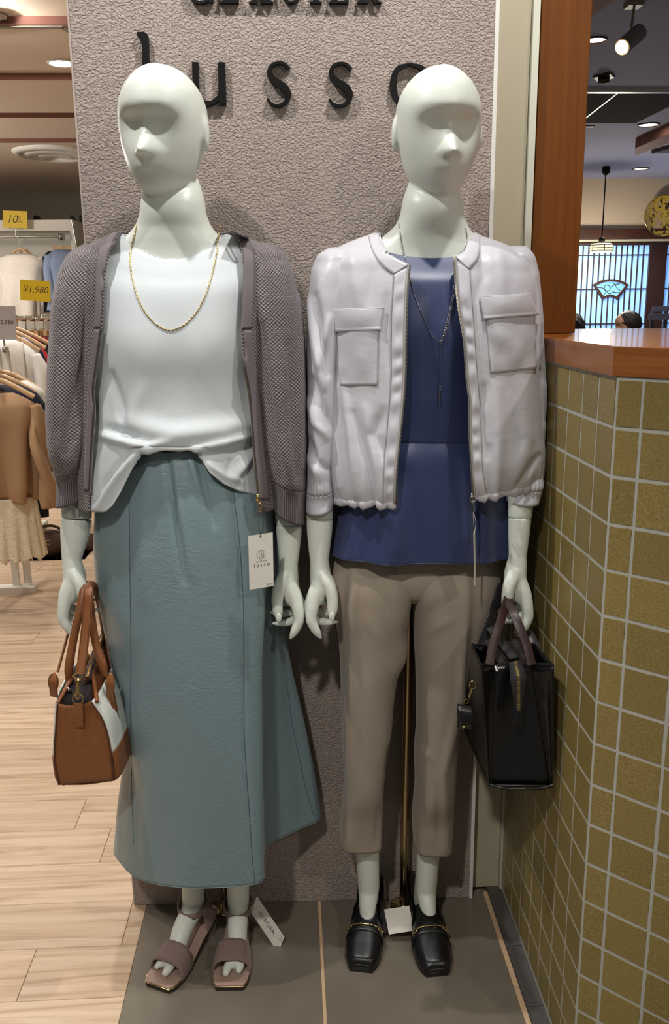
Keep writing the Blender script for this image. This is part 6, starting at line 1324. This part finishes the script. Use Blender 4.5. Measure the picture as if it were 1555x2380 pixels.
# ---- chandelier, its lowest drops just inside the top left corner
cc = W(-12, -26, 4.6); ch_ = thing('chandelier', 'crystal chandelier at the top left corner of the shop ceiling', 'chandelier', cc)
M('crystal', (235, 242, 248), .05, trans=.85, ior=1.5); M('warm_globe', (255, 246, 230), .4, emit=((255, 240, 214), 6))
m_ = MB(); m_.tube([cc+np.array([0, 0, .10]), (cc[0], cc[1], SCZ-.001)], .008, 8); m_.lathe([(0, .0), (.05, .0), (.05, -.02), (0, -.03)], (cc[0], cc[1], SCZ-.002), 16); obj('stem', m_, 'chrome', ch_)
for r_, z_ in ((.20, .10), (.12, .03)):
    m_ = MB(); m_.tube([cc+np.array([r_*math.cos(a), r_*math.sin(a), z_]) for a in np.linspace(0, 2*PI, 28, endpoint=False)], .006, 6, closed=True); obj('hoop', m_, 'chrome', ch_)
    for a in np.linspace(0, 2*PI, 14, endpoint=False):
        m_ = MB(); c_ = cc+np.array([r_*math.cos(a), r_*math.sin(a), z_-.03]); m_.lathe([(0, .026), (.009, .008), (.009, -.008), (0, -.026)], c_, 6); obj('crystal_drop', m_, 'crystal', ch_, smooth=False)
m_ = MB(); ellipsoid(m_, cc+np.array([0, 0, .08]), (.05, .05, .05)); obj('globe', m_, 'warm_globe', ch_)
l = bpy.data.lights.new('chandelier_light', 'POINT'); l.energy = 200; l.shadow_soft_size = .12; l.color = (1, .93, .84); o = bpy.data.objects.new('chandelier_light', l); COL.objects.link(o); o.parent = ch_; o.location = (0, 0, -.06)
gp = np.array([-3.9, 6.9, 2.15]); gl = thing('globe_pendant', 'added unseen white globe that brightens the shop ceiling', 'lamp', gp)  # out-of-view lamp added to brighten the shop ceiling
m_ = MB(); ellipsoid(m_, gp, (.13, .13, .13)); obj('globe', m_, 'warm_globe', gl); m_ = MB(); m_.tube([gp+np.array([0, 0, .125]), (gp[0], gp[1], ends[2][1]-.001)], .006, 6); obj('cord', m_, 'black_lacquer', gl)
l = bpy.data.lights.new('globe_pendant_light', 'POINT'); l.energy = 150; l.shadow_soft_size = .14; l.color = (1, .94, .86); o = bpy.data.objects.new('globe_pendant_light', l); COL.objects.link(o); o.parent = gl; o.location = (0, -.2, 0)
# ================================================================== restaurant furnishing
def rdl(px, py, r, label):
    c = G(px, py, RC); return downlight('recessed_downlight', (c[0], c[1], RC-.001), r, label, 'lamp_glow', 80, 'restaurant downlights', (1, .9, .8), 110, 'dark_wood')
rdl(1383, 91, .05, 'recessed ceiling downlight cut by the wooden post'); rdl(1507, 289, .065, 'recessed ceiling downlight beside the dark ceiling panel'); rdl(1490, 391, .065, 'recessed ceiling downlight nearest the plate wall')
c0 = G(1404, 176, RC); sm = thing('ceiling_sensor', 'small dark square sensor on the restaurant ceiling', 'sensor', c0)
m_ = MB(); m_.hexa([c0+np.array(v) for v in ((-.06, 0, -.012), (0, -.09, -.012), (.06, 0, -.012), (0, .09, -.012))], [c0+np.array(v) for v in ((-.06, 0, -.001), (0, -.09, -.001), (.06, 0, -.001), (0, .09, -.001))]); obj('plate', m_, 'dark_wood', sm, smooth=False)
m_ = MB(); m_.lathe([(0, -.04), (.03, -.035), (.03, -.013), (0, -.013)], c0, 14); obj('nozzle', m_, 'dark_wood', sm)
# track spotlight
ct_ = G(1474, 4, RC); Ysp = ct_[1]; M('taupe_enamel', (126, 116, 106), .4)
tl = thing('track_spotlight', 'grey cylinder spotlight on a stem under the restaurant ceiling', 'spotlight', (ct_[0], Ysp, RC))
m_ = MB(); a = W(1474, 0, Ysp); m_.box((a[0]-.033, Ysp-.033, W(1474, 17, Ysp)[2]), (a[0]+.033, Ysp+.033, RC-.001)); obj('mount', m_, 'taupe_enamel', tl, smooth=False, bevel=.004)
m_ = MB(); m_.tube([W(1474, 17, Ysp), W(1468, 60, Ysp), W(1470, 74, Ysp)], .0055, 8); obj('stem', m_, 'taupe_enamel', tl)
A, B = W(1446, 110, Ysp-.06), W(1487, 74, Ysp+.03)
m_ = MB(); m_.tube([B, lerp(B, A, .04), lerp(B, A, .96), A], [.026, .033, .033, .0325], 28); obj('can', m_, 'taupe_enamel', tl)
d_ = (A-B)/np.linalg.norm(A-B); m_ = MB(); m_.tube([A+d_*.0005, A+d_*.004], .0270, 24); obj('lens', m_, M('warm_lens', (255, 236, 190), .3, emit=((255, 226, 160), 7)), tl)
l = bpy.data.lights.new('track_spot_light', 'SPOT'); l.energy = 25; l.spot_size = math.radians(70); l.spot_blend = .6; l.shadow_soft_size = .03; l.color = (1, .85, .62)
o = bpy.data.objects.new('track_spot_light', l); COL.objects.link(o); o.parent = tl; o.location = Vector(A+d_*.02)-Vector(tl.location); o.rotation_euler = Vector(d_).to_track_quat('-Z', 'Y').to_euler()
# pendant lamp
YP = 8.2; pt = W(1408, 414, YP); pl = W(1398, 575, YP)
pd = thing('pendant_lamp', 'small cream paper pendant lamp on a long cord before the blue window', 'lamp', (pl[0], YP, pl[2]))
m_ = MB(); m_.lathe([(0, 0), (.036, 0), (.036, -.05), (.012, -.075), (0, -.075)], (pl[0], YP, RC), 18); obj('canopy', m_, 'black_lacquer', pd)
m_ = MB(); m_.tube([(pl[0], YP, RC-.07), (pl[0], YP, W(1398, 556, YP)[2])], .006, 6); obj('cord', m_, 'black_lacquer', pd)
m_ = MB(); zt_ = W(1398, 566, YP)[2]; zl_ = W(1398, 587, YP)[2]; m_.lathe([(.02, zt_+.055), (.026, zt_+.05), (.03, zt_+.01), (.0, zt_+.005)], (pl[0], YP, 0), 16); obj('socket', m_, 'black_lacquer', pd)
hw = .105; m_ = MB(); pr = [(hw*.80, zt_), (hw*.96, zt_-.012), (hw, zt_-.03), (hw, zl_+.03), (hw*.95, zl_+.01), (hw*.82, zl_)]
m_.lathe(pr, (pl[0], YP, 0), 20); obj('shade', m_, 'lamp_glow_soft', pd)
for f in (.18, .5, .8):
    m_ = MB(); zz_ = zl_+(zt_-zl_)*f; m_.tube([(pl[0]+(hw+.002)*math.cos(a), YP+(hw+.002)*math.sin(a), zz_) for a in np.linspace(0, 2*PI, 24, endpoint=False)], .0035, 5, closed=True); obj('shade_rib', m_, 'window_frame', pd)
for a in np.linspace(0, 2*PI, 6, endpoint=False):
    m_ = MB(); m_.tube([(pl[0]+(hw+.002)*math.cos(a-1.65), YP+(hw+.002)*math.sin(a-1.65), zz_) for zz_ in (zl_, zt_-.01)], .0035, 5); obj('shade_rib', m_, 'window_frame', pd)
l = bpy.data.lights.new('pendant_light', 'POINT'); l.energy = 48; l.shadow_soft_size = .1; l.color = (1, .86, .66); o = bpy.data.objects.new('pendant_light', l); COL.objects.link(o); o.parent = pd; o.location = (0, 0, -.12)
# painted plate on the wall
def plate_mat():
    m = M('painted_plate', (190, 160, 60), .25, spec=.6); t = NT(m); b = t.b
    tc = t.new('ShaderNodeTexCoord'); n1 = t.new('ShaderNodeTexNoise'); n1.inputs['Scale'].default_value = 15; n1.inputs['Detail'].default_value = 4; n1.inputs['Distortion'].default_value = 1.5; t.link(tc.outputs['Object'], n1.inputs['Vector'])
    cr = t.new('ShaderNodeValToRGB'); e = cr.color_ramp.elements; e[0].position = .36; e[0].color = (*lin((46, 34, 30)), 1); e[1].position = .62; e[1].color = (*lin((176, 156, 152)), 1)
    for p, c in ((.41, (90, 76, 60)), (.45, (186, 164, 60)), (.54, (190, 168, 66)), (.57, (150, 128, 128))): q = e.new(p); q.color = (*lin(c), 1)
    t.link(n1.outputs[0], cr.inputs[0]); t.link(cr.outputs[0], b.inputs['Base Color']); return m
plate_mat(); pc = W(1542, 502, BW-.11); R_ = .195
pt_ = thing('wall_plate', 'round gold plate painted with blossoms on the restaurant wall', 'plate', pc)
m_ = MB(); m_.lathe([(0, .02), (R_*.62, .02), (R_*.72, .012), (R_*.97, -.012), (R_, -.014), (R_*.98, .0), (R_*.6, .034), (0, .034)], pc, 48, 'y'); obj('dish', m_, 'painted_plate', pt_)
m_ = MB(); m_.tube([pc+np.array([R_*math.cos(a), -.013, R_*math.sin(a)]) for a in np.linspace(0, 2*PI, 48, endpoint=False)], .005, 6, closed=True); obj('gilt_rim', m_, 'gold', pt_)
m_ = MB(); m_.tube([pc+np.array([-.12, -.02, -.16]), pc+np.array([-.13, .01, -.185]), pc+np.array([-.13, .1, -.19])], .008, 6); obj('hook', m_, 'window_frame', pt_)
# chair behind the counter
YC = 6.6; cz = W(1530, 712, YC)[2]; cx0, cx1 = W(1511, 715, YC)[0], W(1620, 715, YC)[0]; M('slate_paint', (96, 100, 122), .5)
chr_ = thing('chair', 'slate grey slatted chair behind the counter, right of the window frame', 'chair', ((cx0+cx1)/2, YC, 0))
obj('top_rail', MB().box((cx0+.02, YC-.015, cz-.035), (cx1, YC+.015, cz)), 'slate_paint', chr_, smooth=False); obj('mid_rail', MB().box((cx0-.02, YC-.05, cz-.10), (cx1, YC-.02, cz-.055)), 'slate_paint', chr_, smooth=False)
for x in np.linspace(cx0+.02, cx1-.03, 4): obj('slat', MB().box((x-.012, YC-.012, .42), (x+.012, YC+.012, cz-.035)), 'slate_paint', chr_, smooth=False)
obj('seat', MB().box((cx0, YC-.02, .42), (cx1, YC+.40, .46)), 'slate_paint', chr_, smooth=False)
for x in (cx0+.02, cx1-.05):
    for y in (YC, YC+.36): obj('leg', MB().box((x, y, 0), (x+.03, y+.03, .42)), 'slate_paint', chr_, smooth=False)
# two seated guests
M('skin', (196, 150, 128), .5); M('dark_hair', (34, 28, 28), .5, bump=(80, .01, 3), stretch=(1, 1, .25)); M('guest_shirt', (70, 66, 76), .8); M('guest_shirt_light', (120, 104, 100), .8)
def guest(label, px, py_top, Y, yaw, mat, hairr):
    top = W(px, py_top, Y); base = np.array([top[0], Y, top[2]-.225]); root = thing('person', label, 'person', (top[0], Y, 0)); f = np.array([math.sin(yaw), -math.cos(yaw), 0]); s = np.array([f[1], -f[0], 0])
    mb = MB(); head_mb(mb, base, .218, 1.0, yaw, 0, .05); nk_ = base+np.array([0, 0, -.02])-f*.02
    mb.tube([base-f*.01+[0, 0, .05], nk_+[0, 0, -.07]-f*.02], [.05, .055], 14)
    sh_ = nk_+np.array([0, 0, -.10])-f*.03; hip = np.array([top[0], Y, .52])-f*.05
    mb.tube([sh_+[0, 0, .03], sh_+[0, 0, -.06], (sh_+hip)/2, hip], [.07, .15, .14, .16], 18)
    for e in (-1, 1):
        el = sh_+s*e*.21+np.array([0, 0, -.28])+f*.02; ha = hip+s*e*.10+f*.30+np.array([0, 0, .10]); mb.tube(curve_pts([sh_+s*e*.12, sh_+s*e*.18+[0, 0, -.06], el, ha], 14), np.linspace(.055, .035, 14), 12)
        kn = hip+s*e*.10+f*.42; mb.tube(curve_pts([hip+s*e*.08, kn, kn+f*.03+np.array([0, 0, -.44])], 14), np.linspace(.085, .05, 14), 12)
    me = remesh('body', mb, .011, 3); me.transform(Matrix.Translation(-Vector(root.location))); obj('body', me, 'skin', root)
    c = MB(); c.tube([sh_+[0, 0, .06], sh_+[0, 0, .0], sh_+[0, 0, -.06], (sh_+hip)/2, hip-[0, 0, .05]], [.075, .12, .165, .155, .175], 20)
    for e in (-1, 1):
        el = sh_+s*e*.21+np.array([0, 0, -.28])+f*.02; c.tube(curve_pts([sh_+s*e*.10, sh_+s*e*.18+[0, 0, -.06], el], 12), np.linspace(.068, .055, 12), 12)
        kn = hip+s*e*.10+f*.42; c.tube(curve_pts([hip+s*e*.08, kn, kn+f*.03+np.array([0, 0, -.38])], 14), np.linspace(.098, .065, 14), 12)
    me = remesh('clothes', c, .011, 3); me.transform(Matrix.Translation(-Vector(root.location))); obj('clothes', me, mat, root)
    h = MB(); hc = base+np.array([0, 0, .135])-f*.028; nv, nu = 26, 36; P = np.zeros((nv, nu, 3))
    for j in range(nv):
        p = PI/2-(PI/2+.75)*j/(nv-1)
        for i in range(nu):
            a = 2*PI*i/nu; dr = f*math.cos(a)+s*math.sin(a); fr2 = max(0, math.cos(a)); low = 1-.40*fr2**.8
            pp = PI/2-(PI/2-p)*low; r_ = (.098+hairr+.006*math.sin(a*9+j)); P[j, i] = hc+dr*r_*math.cos(pp)*(1.02 if fr2 else 1.06)+np.array([0, 0, .108*math.sin(pp)])
    h.grid(P, wrapu=True); h.fan(P[0]); obj('hair', h, 'dark_hair', root, solid=.004)
    st_ = thing('stool', 'wooden stool under ' + ('the guest in profile' if yaw < 0 else 'the guest at the post'), 'stool', (hip[0], hip[1], 0), 'restaurant stools')
    obj('seat', MB().box((hip[0]-.2, hip[1]-.2, .33), (hip[0]+.2, hip[1]+.2, .37)), 'dark_wood', st_, smooth=False)
    for a in (-.17, .13):
        for b in (-.17, .13): obj('leg', MB().box((hip[0]+a, hip[1]+b, 0), (hip[0]+a+.04, hip[1]+b+.04, .33)), 'dark_wood', st_, smooth=False)
    return root
guest('dark haired guest seen in profile before the blue window', 1455, 727, 7.4, -1.35, 'guest_shirt_light', .004)
guest('black haired guest half hidden behind the wooden post', 1326, 731, 6.0, 2.5, 'guest_shirt', .012)
